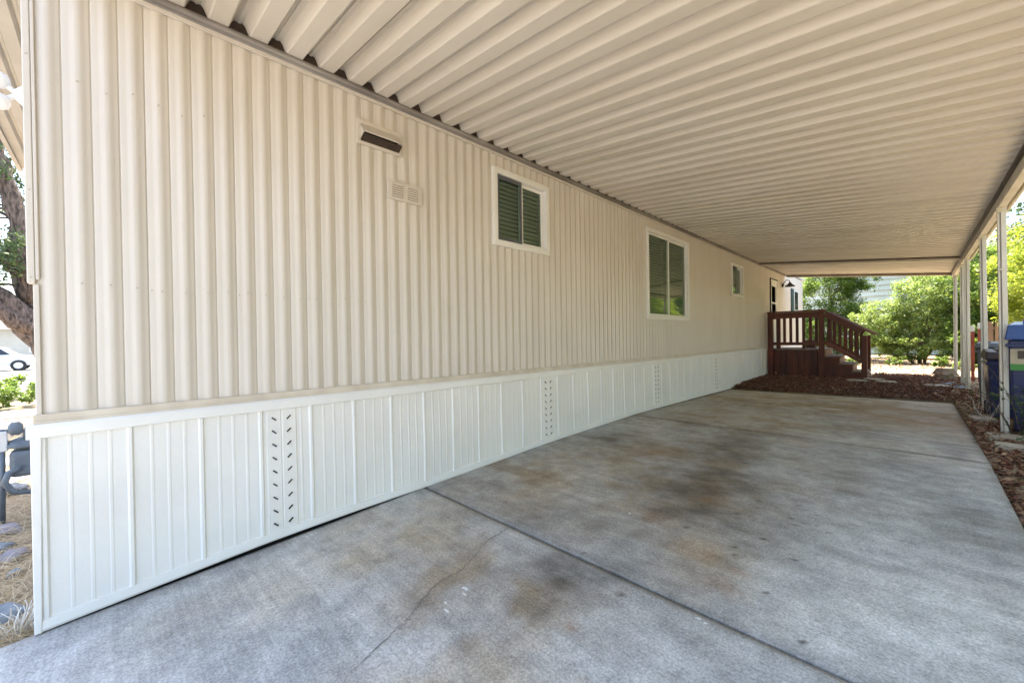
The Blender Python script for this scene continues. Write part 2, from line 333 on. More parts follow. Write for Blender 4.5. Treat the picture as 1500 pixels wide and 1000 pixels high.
# (x, y, rx, ry, angle deg, strength) for marks left by cars and rust
DARKS = [(-2.45, 4.15, .26, .34, 20, .55), (-1.33, 1.66, .26, .20, 20, .62), (-1.05, 1.85, .2, .14, 0, .35), (-1.15, 3.2, .42, 1.1, 8, .60), (-.85, 2.75, .28, .5, -10, .5), (-1.35, 4.6, .45, 1.0, 0, .45), (-.45, 4.1, .30, .9, 0, .38),
         (-1.75, 2.25, .5, .22, 15, .35), (-.55, 6.6, .5, .8, 0, .30), (-2.6, 2.25, .32, .12, 0, .45), (.25, 3.9, .35, .8, 0, .45), (-.2, 5.0, .5, .4, 0, .35), (-1.95, 5.3, .3, .5, 0, .3), (.3, 6.0, .2, 1.2, 0, .35), (-.6, 1.45, .10, .07, 0, .45), (-.75, 1.25, .12, .08, 0, .3), (-2.2, 8.2, .2, .12, 0, .45), (-1.2, 7.4, .9, .35, 0, .28)]
BROWNS = [(-1.55, 1.35, .6, .45, 0, .75), (-1.5, 3.6, 1.2, 1.5, 0, .60), (-1.6, 6.2, 1.5, 1.4, 0, .55), (-.9, 8.6, 2.2, 1.6, 0, .8), (-2.4, 2.6, .7, .7, 0, .55), (-1.1, .75, .5, .35, 0, .45), (-2.1, 1.25, .4, .35, 0, .3), (-.85, 3.0, .35, .6, 0, .5)]
RUSTS = [(-.74, 2.12, .13, .10, 20, .75), (-.93, 2.36, .17, .15, 0, .55), (-.62, 2.33, .12, .07, 30, .45), (-.1, 7.7, .55, .6, 0, .5), (-1.25, 2.65, .12, .12, 0, .4), (-1.05, 1.42, .05, .04, 0, .6), (-.9, 1.2, .025, .02, 0, .6), (-1.9, 4.0, .25, .25, 0, .3), (-2.0, 6.0, .3, .4, 0, .28), (-1.1, 3.15, .1, .1, 0, .5)]
LIGHTS = [(-.9, 1.25, .6, .35, 0, .6), (-.2, 2.5, .5, .8, 0, .45), (-1.3, 1.9, .2, .1, 0, .2), (-2.6, .9, .5, .5, 0, .4), (-.75, 2.6, .35, .3, 0, .45), (-1.95, 3.3, .13, .7, -12, .5), (.0, 1.2, .6, .4, 0, .4), (-1.35, 1.5, .1, .07, 0, .5), (-.95, 4.2, .13, .8, 8, .3)]
TANS = [(-2.45, 1.3, .6, .55, 0, .8), (-1.1, .72, .45, .25, 10, .75), (-1.15, 1.05, .25, .2, 0, .6), (-2.5, .55, .4, .5, 0, .5), (-2.3, 2.9, .8, .8, 0, .6), (-.85, 2.45, .3, .4, 0, .6)]
SPECKS = [(random.gauss(-.62, .22), random.gauss(2.9, .45), random.uniform(.006, .028), random.uniform(.006, .014), random.uniform(-40, 40), random.uniform(.5, .95)) for _ in range(26)] + \
         [(random.uniform(-2.6, .3), random.uniform(.8, 9.5), random.uniform(.005, .02), random.uniform(.005, .012), 0, random.uniform(.4, .8)) for _ in range(22)] + \
         [(-2.0, 8.0, .05, .02, 0, .9), (-1.8, 8.1, .04, .03, 0, .9), (-2.05, 7.6, .03, .03, 0, .8), (.05, 9.75, .02, .03, 0, .9), (.12, 9.8, .015, .02, 0, .9)]
def slab(y0a, y0b, y1a, y1b):
    xs = np.linspace(-3.0, .455, 150); n = max(12, int((y1a-y0a)/.022)); n = min(n, 260)
    ts = np.linspace(0, 1, n)
    X, T = np.meshgrid(xs, ts); k = (X+3)/3.455
    Y = (y0a+(y0b-y0a)*k)*(1-T)+(y1a+(y1b-y1a)*k)*T
    Z = np.interp(Y, SLY, SLZ) + .004*(fbm(X, Y, .8, 3, 3)-.5)
    edge = np.minimum.reduce([X+3.0, .455-X, Y-(y0a+(y0b-y0a)*k), (y1a+(y1b-y1a)*k)-Y]); Z -= .006*np.clip(1-edge/.02, 0, 1)**2
    wx = X+.35*(fbm(X, Y, 2.2, 11)-.5)+.06*(fbm(X, Y, 14, 12, 3)-.5); wy = Y+.35*(fbm(X, Y, 2.2, 21)-.5)+.06*(fbm(X, Y, 14, 22, 3)-.5)
    def blob(L_, X_, Y_, hard=1.0, br=True):
        o = np.zeros_like(X)
        for x, y, rx, ry, a, s in L_:
            c, sn = math.cos(R(a)), math.sin(R(a)); u = ((X_-x)*c+(Y_-y)*sn)/rx; v = (-(X_-x)*sn+(Y_-y)*c)/ry
            o = np.maximum(o, s*np.exp(-(u*u+v*v)**hard))
        return o
    tex = np.clip((fbm(X, Y, 3.5, 31)-.40)/.22, 0, 1); tex2 = np.clip((fbm(X*.6, Y, 6, 41)-.38)/.25, 0, 1)
    col = np.empty(X.shape+(3,)); col[:] = (.375, .378, .378)
    big = fbm(X, Y, .9, 51); col *= (.80+.40*big)[..., None]
    def mix(c, f): nonlocal_col[0] = nonlocal_col[0]*(1-f[..., None])+np.array(c)*f[..., None]
    nonlocal_col = [col]
    warm_bounce = np.clip((Y-4.2)/5.5, 0, 1)
    mix((.44, .37, .275), .9*warm_bounce*(.6+.4*tex))  # far slab tan, deepened to put warm bounce light into its colour
    mix((.58, .59, .595), blob(LIGHTS, wx, wy)*(.55+.45*tex))
    mix((.43, .375, .29), blob(TANS, wx, wy)*(.5+.5*tex))
    mix((.265, .205, .14), blob(BROWNS, wx, wy)*(.40+.60*tex)*1.1)
    mix((.095, .085, .075), np.clip(blob(DARKS, wx, wy)*1.08, 0, 1)*(.45+.55*tex2))
    mix((.29, .20, .135), np.clip(blob(RUSTS, wx, wy)*1.25, 0, 1)*(.5+.5*tex2))
    mix((.07, .06, .052), blob(SPECKS, X+.02*(fbm(X, Y, 30, 61, 2)-.5), Y, 1.6))
    # dirt collecting along edges and the wall
    mix((.19, .165, .14), np.clip(1-(X+3.0)/.16, 0, 1)*.45*tex + np.clip(1-(.455-X)/.09, 0, 1)*.4*tex2)
    mix((.15, .135, .118), np.clip(1-(edge/.05), 0, 1)*.45)
    col = nonlocal_col[0]; col = np.clip(.385+1.42*(col-.355), .045, .75)
    col = col*(1+.42*(fbm(X, Y, 9, 71, 4)-.5)+.30*(fbm(X*1.2, Y*9, 1.6, 81, 3)-.5))[..., None]
    grey = col.mean(-1, keepdims=True); col = np.clip(grey+(col-grey)*.98, .02, .8)
    V = np.stack([X, Y, Z], -1).reshape(-1, 3); nxn = len(xs)
    I, J = np.meshgrid(np.arange(nxn-1), np.arange(n-1)); a = (J*nxn+I).ravel(); F = np.stack([a, a+1, a+nxn+1, a+nxn], -1)
    # skirt of the slab
    ring = list(range(nxn)) + [i*nxn+nxn-1 for i in range(1, n)] + [(n-1)*nxn+i for i in range(nxn-2, -1, -1)] + [i*nxn for i in range(n-2, 0, -1)]
    lo = V[ring].copy(); lo[:, 2] -= .105; base = len(V); V = np.vstack([V, lo]); q = len(ring)
    F2 = np.array([(ring[(i+1) % q], ring[i], base+i, base+(i+1) % q) for i in range(q)])
    o = big_mesh('concrete_slab', V, np.vstack([F, F2]), M['conc'], driveway, smooth=False)
    sm = np.zeros(len(F)+q, bool); sm[:len(F)] = True; o.data.polygons.foreach_set('use_smooth', sm)
    ca = o.data.color_attributes.new('stain_and_bounce', 'FLOAT_COLOR', 'POINT')
    cc = np.ones((len(V), 4), np.float32); cc[:base, :3] = col.reshape(-1, 3); cc[base:, :3] = (.17, .155, .14); ca.data.foreach_set('color', cc.ravel())
    return o
# the bed of the driveway is the dirt that shows in the joints
bed = MB(); ys_ = [-6, -.3, 1.88, 3.5, 5.49, 10.3]
for y in ys_: bed.v += [(-2.99, y, slab_z(y)-.022), (.44, y, slab_z(y)-.022)]
bed.f = [(2*i, 2*i+1, 2*i+3, 2*i+2) for i in range(len(ys_)-1)]
driveway = tag(bed.build('driveway', M['gap']), kind='structure')
slab(-6, -6, 1.882, 1.882); slab(1.897, 1.897, 5.472, 5.472); slab(5.492, 5.492, 9.95, 10.28)
def strip(pts, wd, name, m, parent):
    b = MB()
    for i, (x, y) in enumerate(pts):
        a = pts[max(i-1, 0)]; c = pts[min(i+1, len(pts)-1)]; d = Vector((c[0]-a[0], c[1]-a[1], 0)).normalized(); nn = Vector((-d.y, d.x, 0))
        ww = wd*random.uniform(.5, 1.3)
        for s_ in (-1, 1): b.v.append((x+nn.x*s_*ww, y+nn.y*s_*ww, slab_z(y)+.0045))
    b.f = [(2*i, 2*i+1, 2*i+3, 2*i+2) for i in range(len(pts)-1)]
    return b.build(name, m, parent)
def crack(keys, wd, n=10):
    pts = []
    for (a, b_) in zip(keys[:-1], keys[1:]):
        for k in range(n):
            t = k/n; pts.append((a[0]+(b_[0]-a[0])*t+random.gauss(0, .006), a[1]+(b_[1]-a[1])*t+random.gauss(0, .006)))
    strip(pts+[keys[-1]], wd, 'crack', M['crack'], driveway)
crack([(-1.93, 1.87), (-1.90, 1.62), (-1.80, 1.36), (-1.81, 1.18), (-1.70, .98), (-1.66, .84), (-1.62, .70)], .0018)
crack([(-1.62, .70), (-1.55, .55), (-1.56, .40)], .0008)
for k, (x, y, rx, ry) in enumerate([(-1.66, 1.28, .022, .01), (-1.63, 1.25, .014, .006), (-1.60, 1.12, .016, .006), (-1.65, 1.15, .01, .006), (-1.42, 2.55, .008, .012), (-.69, 1.84, .012, .008), (-.66, 1.83, .01, .006)]):
    b = MB(); b.lathe((x, y, slab_z(y)+.003), [(1, 0), (.6, .002)], 9); b.v = [(x+(v[0]-x)*rx*(1+.4*math.sin(i*2.3+k)), y+(v[1]-y)*ry*(1+.4*math.cos(i*3.1+k)), v[2]) for i, v in enumerate(b.v)]
    b.build('paint_drip', M['concspot'], driveway)

# ------------------------------------------------------------------ mobile home
HY0, HY1 = -.265, 18.5
ZB = .965; ZT = 3.30
home = empty('mobile_home', (-5.0, 9, 0), 'long cream ribbed metal mobile home with white skirting beside the driveway', 'mobile home')
home.location = (0, 0, 0)
WINS = [(2.747, 3.600, 2.262, 3.030), (6.023, 7.673, 1.590, 3.027), (10.16, 11.03, 2.225, 2.965)]
DOOR = (13.68, 14.50, .93, 2.93)
# core shell behind the siding, with real openings for the windows
def shell():
    b = MB(); xo, xi = -3.022, -3.14
    cuts = sorted([(a, c, d, e) for a, c, d, e in WINS])
    y = HY0
    for a, c, d, e in cuts:
        b.box(xi, xo, y, a+.02, .3, ZT); b.box(xi, xo, a+.02, c-.02, .3, d+.02); b.box(xi, xo, a+.02, c-.02, e-.02, ZT); y = c-.02
    b.box(xi, xo, y, HY1, .3, ZT)
    b.box(-7.1, xi, HY0, HY0+.1, .3, ZT); b.box(-7.1, xi, HY1-.1, HY1, .3, ZT); b.box(-7.1, -7.0, HY0+.1, HY1-.1, .3, ZT)
    b.box(-7.0, xi, HY0+.1, HY1-.1, .8, .9)
    return b
shell().build('wall_core', M['siding'], home)
# siding sheets: four ribs each
RIB = .1031; PANW = RIB*4
prof = [(0.0, -.0055), (.03, -.001), (.06, .0005), (.22, .0012), (.33, .0042), (.42, .0085), (.50, .0102), (.60, .0104), (.68, .0090), (.77, .0045), (.86, .0012), (.94, .0003), (.97, -.001)]
def siding_panel(y0, y1, z0, z1, openings=()):
    """one ribbed sheet; openings cut it into pieces above and below"""
    ys = []; k = math.floor((y0-HY0)/RIB+1e-6)
    yy = HY0+k*RIB
    while yy < y1-1e-6:
        for t, d in prof:
            p = yy+t*RIB
            if y0-1e-6 <= p <= y1+1e-6: ys.append((p, d))
        yy += RIB
    ys.append((y1, -.006))
    b = MB()
    def sheet(a, c, zl, zh):
        seg = [(p, d) for p, d in ys if a-1e-6 <= p <= c+1e-6]
        def dep(p):
            return float(np.interp(p, [q[0] for q in ys], [q[1] for q in ys]))
        if not seg or seg[0][0] > a+1e-5: seg = [(a, dep(a))]+seg
        if seg[-1][0] < c-1e-5: seg.append((c, dep(c)))
        if len(seg) < 2: return
        nz = max(1, int((zh-zl)/.4)); n0 = len(b.v)
        for iz in range(nz+1):
            z = zl+(zh-zl)*iz/nz
            for p, d in seg:
                wob = .0022*mnoise.noise(Vector((p*2.3, z*1.1, 4)))
                b.v.append((-3.0135+d+wob, p, z))
        m_ = len(seg)
        for iz in range(nz):
            for i in range(m_-1): b.f.append((n0+iz*m_+i, n0+iz*m_+i+1, n0+(iz+1)*m_+i+1, n0+(iz+1)*m_+i))
    cuts = [o for o in openings if o[0] < y1-1e-4 and o[1] > y0+1e-4]
    y = y0
    for a, c, d, e in sorted(cuts):
        a2, c2 = max(a, y0), min(c, y1)
        if a2 > y+1e-4: sheet(y, a2, z0, z1)
        if d > z0: sheet(a2, c2, z0, d)
        if e < z1: sheet(a2, c2, e, z1)
        y = c2
    if y < y1-1e-4: sheet(y, y1, z0, z1)
    return b
OPEN = [(a+.02, c-.02, d+.02, e-.02) for a, c, d, e in WINS]+[(DOOR[0]+.02, DOOR[1]-.02, DOOR[2]-.1, DOOR[3]-.02)]
def siding_pieces(a, c):
    for o in OPEN:      # a sheet wholly spanned by an opening falls into a piece above and a piece below
        if o[0] <= a+1e-4 and o[1] >= c-1e-4: return [(z0, z1) for z0, z1 in ((ZB, o[2]), (o[3], ZT)) if z1 > z0+.01]
    return [(ZB, ZT)]
npan = int(math.ceil((HY1-HY0)/PANW))
for i in range(npan):
    a = HY0+i*PANW; c = min(HY1, a+PANW)
    for (zl, zh) in siding_pieces(a, c):
        siding_panel(a, c, zl, zh, OPEN).build('siding_panel', M['siding'], home, smooth=True)
# screws
sc = MB(); sc.lathe((0, 0, 0), [(.0042, 0), (.0038, .002), (.0015, .003)], 8, 'x'); scm = sc.mesh('screw', M['screwm'])
for i in range(24):
    y = HY0+RIB*(i+.53)
    if i > 0: inst('screw', scm, home, (-2.9995, y, 1.605+.012*math.sin(i)))
    if i < 7 and i > 0: inst('screw', scm, home, (-2.9995, y, 2.66-.02*(i % 3)))
for i in range(8): inst('screw', scm, home, (-3.0125, HY0+RIB*4*(i+1)+.012, 1.60))
# corner trim, lower flange wider above
ct = MB(); ct.box(-3.05, -2.998, HY0-.022, HY0+.004, 1.60, 3.28); ct.build('corner_trim', M['siding'], home, bevel=.004)
ct = MB(); ct.box(-3.05, -3.001, HY0-.004, HY0+.016, .93, 1.597); ct.build('corner_trim', M['siding'], home, bevel=.003)
ct = MB(); ct.box(-3.045, -2.999, HY0+.005, HY0+.018, 1.62, 3.27); ct.build('corner_flange', M['siding'], home, bevel=.003)
for z in (1.63, 2.05, 2.7): inst('screw', scm, home, (-2.9985, HY0-.009, z))
# belt under the siding
b = MB(); b.box(-3.03, -2.989, HY0-.012, HY1, .928, .966); b.box(-3.03, -2.984, HY0-.012, HY1, .922, .934); b.build('belt_trim', M['belt'], home)
# roof and eaves
rf = MB(); rf.hexa([(-7.4, -.70, 3.34), (-3.0, -.70, 3.34), (-3.0, 19.0, 3.34), (-7.4, 19.0, 3.34), (-7.4, -.70, 3.40), (-3.0, -.70, 3.40), (-3.0, 19.0, 3.40), (-7.4, 19.0, 3.40)])
rf.add([(-7.4, -.7, 3.401), (-3.0, -.7, 3.401), (-5.2, -.7, 3.85), (-7.4, 19, 3.401), (-3.0, 19, 3.401), (-5.2, 19, 3.85)], [(0, 1, 2), (3, 5, 4), (1, 4, 5, 2), (0, 2, 5, 3)])
roof_h = rf.build('roof', M['tansiding'], home)
for k in range(4):      # ribbed soffit strips under the end eave
    y0 = -.71+k*.111; b = MB()
    b.hexa([(-7.15, y0+.012, 3.312), (-3.03, y0+.012, 3.312), (-3.03, y0+.078, 3.312), (-7.15, y0+.078, 3.312), (-7.15, y0, 3.338), (-3.03, y0, 3.338), (-3.03, y0+.095, 3.338), (-7.15, y0+.095, 3.338)])
    b.build('soffit_strip', M['eave'], roof_h)
b = MB(); b.box(-7.2, -3.0, -.735, -.702, 3.29, 3.43); b.build('fascia', M['eave'], roof_h)

# skirting
SKY = [-.30, -.265, .62, .95, 1.2, 1.60, 1.88, 3.5, 5.47, 8.0, 9.9, 11.5, 13.24, 18.6]
SKZ = [-.078, -.076, -.004, .012, .022, .033, .038, .101, .139, .116, .09, .12, .14, .16]
def skz(y): return float(np.interp(y, SKY, SKZ))-.001
capb = MB(); n = 64
for i in range(n+1):
    y = -.30+(18.5+.30)*i/n; wv = .004*mnoise.noise(Vector((y*1.3, 0, 0)))
    lo = .858+.010*mnoise.noise(Vector((y*1.9, 5, 0)))
    capb.v += [(-3.03, y, .921), (-2.984+wv, y, .921), (-2.973+wv, y, .905), (-2.970+wv, y, lo), (-2.982+wv, y, lo-.004), (-3.03, y, lo)]
capb.f = [(6*i+j, 6*i+(j+1) % 6, 6*(i+1)+(j+1) % 6, 6*(i+1)+j) for i in range(n) for j in range(6)]+[tuple(range(6)), tuple(range(6*n, 6*n+6))[::-1]]
skirting = capb.build('skirting', M['skirt'], home); skirting['label'] = 'white ribbed metal skirting under the siding'
SPW = .3055
sprof = [(.0, 0), (.03, .010), (.07, .010), (.095, 0), (.30, .0), (.315, .0018), (.345, .0018), (.36, 0), (.53, 0), (.545, .0018), (.575, .0018), (.59, 0), (.76, 0), (.775, .0018), (.805, .0018), (.82, 0), (1.0, 0)]
sflat = [(.0, 0), (.03, .010), (.07, .010), (.095, 0), (.15, 0), (.165, .005), (.42, .005), (.44, .002), (.46, .005), (.72, .005), (.735, 0), (.80, 0), (.815, .0018), (.845, .0018), (.86, 0), (.93, 0), (1.0, 0)]
nsk = int((13.26+.262)/SPW)+17
VENT = [3, 12, 21, 30]
for i in range(nsk):
    y0 = -.262+i*SPW
    if y0 > 18.3: break
    b = MB(); nz = 7; sp_ = sflat if i in VENT else sprof
    off = random.uniform(-.004, .004); tw = random.uniform(-.006, .006)
    for k in range(nz+1):
        t = k/nz
        for u, d in sp_:
            y = y0+u*(SPW+.004); zb = skz(y)+.045; z = zb+(.868-zb)*t
            wob = .010*mnoise.noise(Vector((y*1.7, z*2.1, 9)))*math.sin(math.pi*t) + tw*(u-.5)*math.sin(math.pi*t)
            b.v.append((-2.992+d+wob+(1-t)*.008, y, z))
    m_ = len(sp_)
    b.f = [(k*m_+j, k*m_+j+1, (k+1)*m_+j+1, (k+1)*m_+j) for k in range(nz) for j in range(m_-1)]
    b.build('skirt_panel', M['skirt'], skirting)
# bottom rail follows the ground
b = MB(); n = 120
for i in range(n+1):
    y = -.275+(18.5+.275)*i/n; z = skz(y); wv = .003*mnoise.noise(Vector((y*3, 1, 1)))
    b.v += [(-3.0, y, z), (-2.972+wv, y, z), (-2.968+wv, y, z+.012), (-2.974+wv, y, z+.052), (-3.0, y, z+.056)]
b.f = [(5*i+j, 5*i+(j+1) % 5, 5*(i+1)+(j+1) % 5, 5*(i+1)+j) for i in range(n) for j in range(5)]+[tuple(range(5)), tuple(range(5*n, 5*n+5))[::-1]]
b.build('bottom_rail', M['skirt'], skirting)
b = MB()
b.hexa([(-3.02, -.287, -.08), (-2.966, -.287, -.08), (-2.966, -.262, -.08), (-3.02, -.262, -.08), (-3.02, -.287, .87), (-2.974, -.287, .87), (-2.974, -.25, .87), (-3.02, -.25, .87)])
b.build('skirt_corner', M['skirt'], skirting, bevel=.004)
b = MB(); b.box(-7.1, -3.02, -.28, -.255, -.3, .9); b.build('end_skirt', M['skirt'], skirting)
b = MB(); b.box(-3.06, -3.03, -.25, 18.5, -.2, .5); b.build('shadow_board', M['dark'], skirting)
# louvred slots of the vent panels
sv = MB(); sv.bar((0, -.0165, .0), (0, .0165, 0), .016, .0078, side=(1, 0, 0)); svm = sv.mesh('vent_slot', M['dark'])
lip = MB(); lip.bar((0.003, -.019, .0065), (0.003, .019, .0065), .012, .003, side=(1, 0, 0)); lipm = lip.mesh('slot_lip', M['skirt'])
for pi_ in VENT:
    y0 = -.262+pi_*SPW
    for col_, (u, sg) in enumerate(((.295, 1), (.585, -1))):
        yc = y0+u*SPW
        zb = skz(yc)+.10
        for k in range(9):
            z = zb+(.795-zb)*k/8
            wob = .010*mnoise.noise(Vector((yc*1.7, z*2.1, 9)))*.8
            inst('vent_slot', svm, skirting, (-2.9905+wob+(.868-z)*.009, yc, z), (-sg*R(42), 0, 0))

# windows
def window(y0, y1, z0, z1, screen_left, name='window'):
    fr = MB(); t = .048
    x0, x1 = -3.05, -2.982
    fr.box(x0, x1, y0, y0+t, z0, z1); fr.box(x0, x1, y1-t, y1, z0, z1); fr.box(x0, x1, y0+t, y1-t, z0, z0+t); fr.box(x0, x1, y0+t, y1-t, z1-t, z1)
    win = fr.build(name, M['vinyl'], home, bevel=.004)
    b = MB(); b.box(-3.06, -2.986, y0-.012, y0, z0-.012, z1+.012); b.box(-3.06, -2.986, y1, y1+.012, z0-.012, z1+.012); b.box(-3.06, -2.986, y0, y1, z1, z1+.012); b.box(-3.06, -2.986, y0, y1, z0-.012, z0)
    b.build('flange', M['vinyl'], win)
    ym = (y0+y1)/2
    for k, (a, c) in enumerate(((y0+t+.002, ym+.018), (ym-.018, y1-t-.002))):
        xf = -3.012 if k == 0 else -3.034; s_ = .034
        sm = MB(); sm.box(xf-.016, xf, a, a+s_, z0+t+.002, z1-t-.002); sm.box(xf-.016, xf, c-s_, c, z0+t+.002, z1-t-.002)
        sm.box(xf-.016, xf, a+s_, c-s_, z0+t+.002, z0+t+s_); sm.box(xf-.016, xf, a+s_, c-s_, z1-t-s_, z1-t-.002)
        sm.build('sash', M['vinyl'], win, bevel=.003)
        p = MB(); p.box(xf-.011, xf-.007, a+s_-.004, c-s_+.004, z0+t+s_-.004, z1-t-s_+.004); p.build('pane', M['glass'], win)
    if screen_left:
        s_ = .03; a, c = y0+t+.004, ym-.012; xf = -2.998
        q = MB(); q.box(xf-.006, xf, a, a+s_, z0+t+.004, z1-t-.004); q.box(xf-.006, xf, c-s_, c, z0+t+.004, z1-t-.004); q.box(xf-.006, xf, a+s_, c-s_, z0+t+.004, z0+t+s_); q.box(xf-.006, xf, a+s_, c-s_, z1-t-s_*1.4, z1-t-.004)
        q.build('screen_frame', M['greyplastic'], win)
    # blind behind the glass
    sb = MB(); sb.hexa([(.013, 0, -.022), (.016, 0, -.022), (.016, y1-y0-.10, -.022), (.013, y1-y0-.10, -.022), (-.016, 0, .022), (-.013, 0, .022), (-.013, y1-y0-.10, .022), (-.016, y1-y0-.10, .022)])
    sm_ = sb.mesh('blind_slat', M['blind'])
    k = 0; z = z0+.08
    while z < z1-.06:
        inst('blind_slat', sm_, win, (-3.078, y0+.05, z), (R(.15*math.sin(k*1.7)), 0, 0)); z += .046; k += 1
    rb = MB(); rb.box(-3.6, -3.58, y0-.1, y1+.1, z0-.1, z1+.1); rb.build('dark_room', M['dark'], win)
    return win
for i, (a, c, d, e) in enumerate(WINS): window(a, c, d, e, i in (0, 2))
# range vent hood
v = MB(); y0, y1, zt, zb = 1.375, 1.69, 2.972, 2.842
v.box(-3.005, -2.992, y0-.03, y1+.03, zb-.03, zt+.03)
hood = v.build('range_vent', M['siding'], home, bevel=.003)
v = MB(); v.add([(-2.993, y0, zt), (-2.993, y1, zt), (-2.925, y1, zb+.045), (-2.925, y0, zb+.045), (-2.996, y0, zt-.004), (-2.996, y1, zt-.004), (-2.929, y1, zb+.040), (-2.929, y0, zb+.040)],
                [(0, 1, 2, 3), (7, 6, 5, 4), (0, 3, 7, 4), (1, 5, 6, 2), (2, 6, 7, 3), (0, 4, 5, 1)])
v.add([(-2.993, y0, zt), (-2.926, y0, zb+.045), (-2.993, y0, zb)], [(0, 1, 2)]); v.add([(-2.993, y1, zt), (-2.926, y1, zb+.045), (-2.993, y1, zb)], [(2, 1, 0)])
v.build('hood_flap', M['siding'], hood)
v = MB(); v.box(-2.9915, -2.987, y0+.006, y1-.006, zb, zt-.02); v.build('hood_opening', M['dark'], hood)
v = MB(); v.hexa([(-2.991, y0-.004, zb-.006), (-2.94, y0-.004, zb+.022), (-2.94, y1+.004, zb+.022), (-2.991, y1+.004, zb-.006), (-2.991, y0-.004, zb+.008), (-2.94, y0-.004, zb+.034), (-2.94, y1+.004, zb+.034), (-2.991, y1+.004, zb+.008)]); v.build('hood_lip', M['brownmetal'], hood)
# furnace grille
v = MB(); y0, y1, z0, z1 = 1.59, 1.905, 2.447, 2.602
v.box(-3.003, -2.990, y0, y1, z0, z1); gr = v.build('vent_grille', M['siding'], home, bevel=.003)
fl = MB(); fl.hexa([(0, 0, -.006), (.001, 0, -.006), (.001, .105, -.006), (0, .105, -.006), (.0, 0, .006), (.009, 0, .0025), (.009, .105, .0025), (0, .105, .006)]); flm = fl.mesh('louvre', M['siding'])
fd = MB(); fd.box(0, .0015, .002, .103, -.0045, .001); fdm = fd.mesh('louvre_gap', M['gapshade'])
for c_ in (y0+.035, y0+.175):
    for k in range(6):
        z = z0+.03+k*.0185
        inst('louvre', flm, gr, (-2.990, c_, z+.006)); inst('louvre_gap', fdm, gr, (-2.9905, c_, z-.002))
# door behind the porch
v = MB(); a, c, d, e = DOOR
v.box(-3.04, -2.985, a, a+.06, d, e); v.box(-3.04, -2.985, c-.06, c, d, e); v.box(-3.04, -2.985, a+.06, c-.06, e-.06, e)
v.box(-3.035, -3.0, a+.06, c-.06, d, 1.75); v.box(-3.035, -3.0, a+.06, a+.16, 1.75, e-.06); v.box(-3.035, -3.0, c-.16, c-.06, 1.75, e-.06); v.box(-3.035, -3.0, a+.16, c-.16, 2.22, 2.27); v.box(-3.035, -3.0, a+.16, c-.16, 2.74, e-.06)
dr = v.build('door', M['vinyl'], home, bevel=.003); dr['label'] = 'white door with two stacked glass panes behind the porch'
for (z0, z1) in ((1.75, 2.22), (2.27, 2.74)):
    v = MB(); v.box(-3.028, -3.022, a+.155, c-.155, z0, z1); v.build('pane', M['carglass'], dr)
v = MB(); v.tube([(-2.99, c-.11, 1.9), (-2.94, c-.11, 1.9)], .012); v.lathe((-2.94, c-.11, 1.9), [(.01, 0), (.028, .01), (.028, .03), (.01, .04)], 12, 'x'); v.build('door_knob', M['silver'], dr, smooth=True)
v = MB(); v.box(-3.02, -2.978, a-.025, a-.001, d, e+.03); v.box(-3.02, -2.976, a-.025, c+.03, e+.001, e+.03); v.build('door_casing', M['brownmetal'], dr)
# rear window with a shutter
v = MB(); v.box(-3.02, -2.985, 16.9, 17.55, 2.1, 2.85); v_ = v.build('window', M['vinyl'], home, bevel=.003)
v = MB(); v.box(-2.984, -2.980, 16.96, 17.49, 2.16, 2.79); v.build('pane', M['carglass'], v_)
for y0 in (16.40,):
    v = MB(); v.box(-3.0, -2.965, y0, y0+.36, 2.06, 2.86); sh = v.build('shutter', M['shutter'], home)
    for k in range(12):
        q = MB(); q.hexa([(-2.965, y0+.04, 2.1+k*.06), (-2.952, y0+.04, 2.1+k*.06), (-2.952, y0+.32, 2.1+k*.06), (-2.965, y0+.32, 2.1+k*.06), (-2.965, y0+.04, 2.15+k*.06), (-2.96, y0+.04, 2.15+k*.06), (-2.96, y0+.32, 2.15+k*.06), (-2.965, y0+.32, 2.15+k*.06)]); q.build('shutter_slat', M['shutter'], sh)

# ------------------------------------------------------------------ carport
carport = empty('carport', (0, 0, 0), 'long flat carport roof of cream ribbed metal pans on white posts', 'carport')
SLOPE = .104
def roof_z(x): return 3.235-(x+3)*SLOPE
XR0, XR1 = -2.985, .80
RY0, RY1, RY2 = -.25, 12.40, 15.56
PAN = .2105
pprof = [(0, .068), (.095, .068), (.155, .052), (.245, .004), (.275, 0), (.70, 0), (.73, .004), (.82, .052), (.88, .068), (1.0, .068)]
def pan_mesh(drop=0):
    b = MB(); nx_ = 8
    for i in range(nx_+1):
        x = XR0+(XR1-XR0)*i/nx_
        for u, d in pprof:
            b.v.append((x, u*PAN, roof_z(x)+d-drop))
    m_ = len(pprof)
    b.f = [(i*m_+j, i*m_+j+1, (i+1)*m_+j+1, (i+1)*m_+j) for i in range(nx_) for j in range(m_-1)]
    # hem that catches the next pan
    k = len(b.v); dz = -.006
    for i in range(nx_+1):
        x = XR0+(XR1-XR0)*i/nx_; b.v += [(x, PAN-.010, roof_z(x)+.0675-drop), (x, PAN-.010, roof_z(x)+.062-drop), (x, PAN+.006, roof_z(x)+.062-drop)]
    b.f += [(k+3*i+j, k+3*i+j+1, k+3*i+4+j, k+3*i+3+j) for i in range(nx_) for j in range(2)]
    return b
pm = pan_mesh().mesh('roof_pan', M['roofpan']); pm2 = pan_mesh(.0).mesh('roof_pan', M['roofpan'])
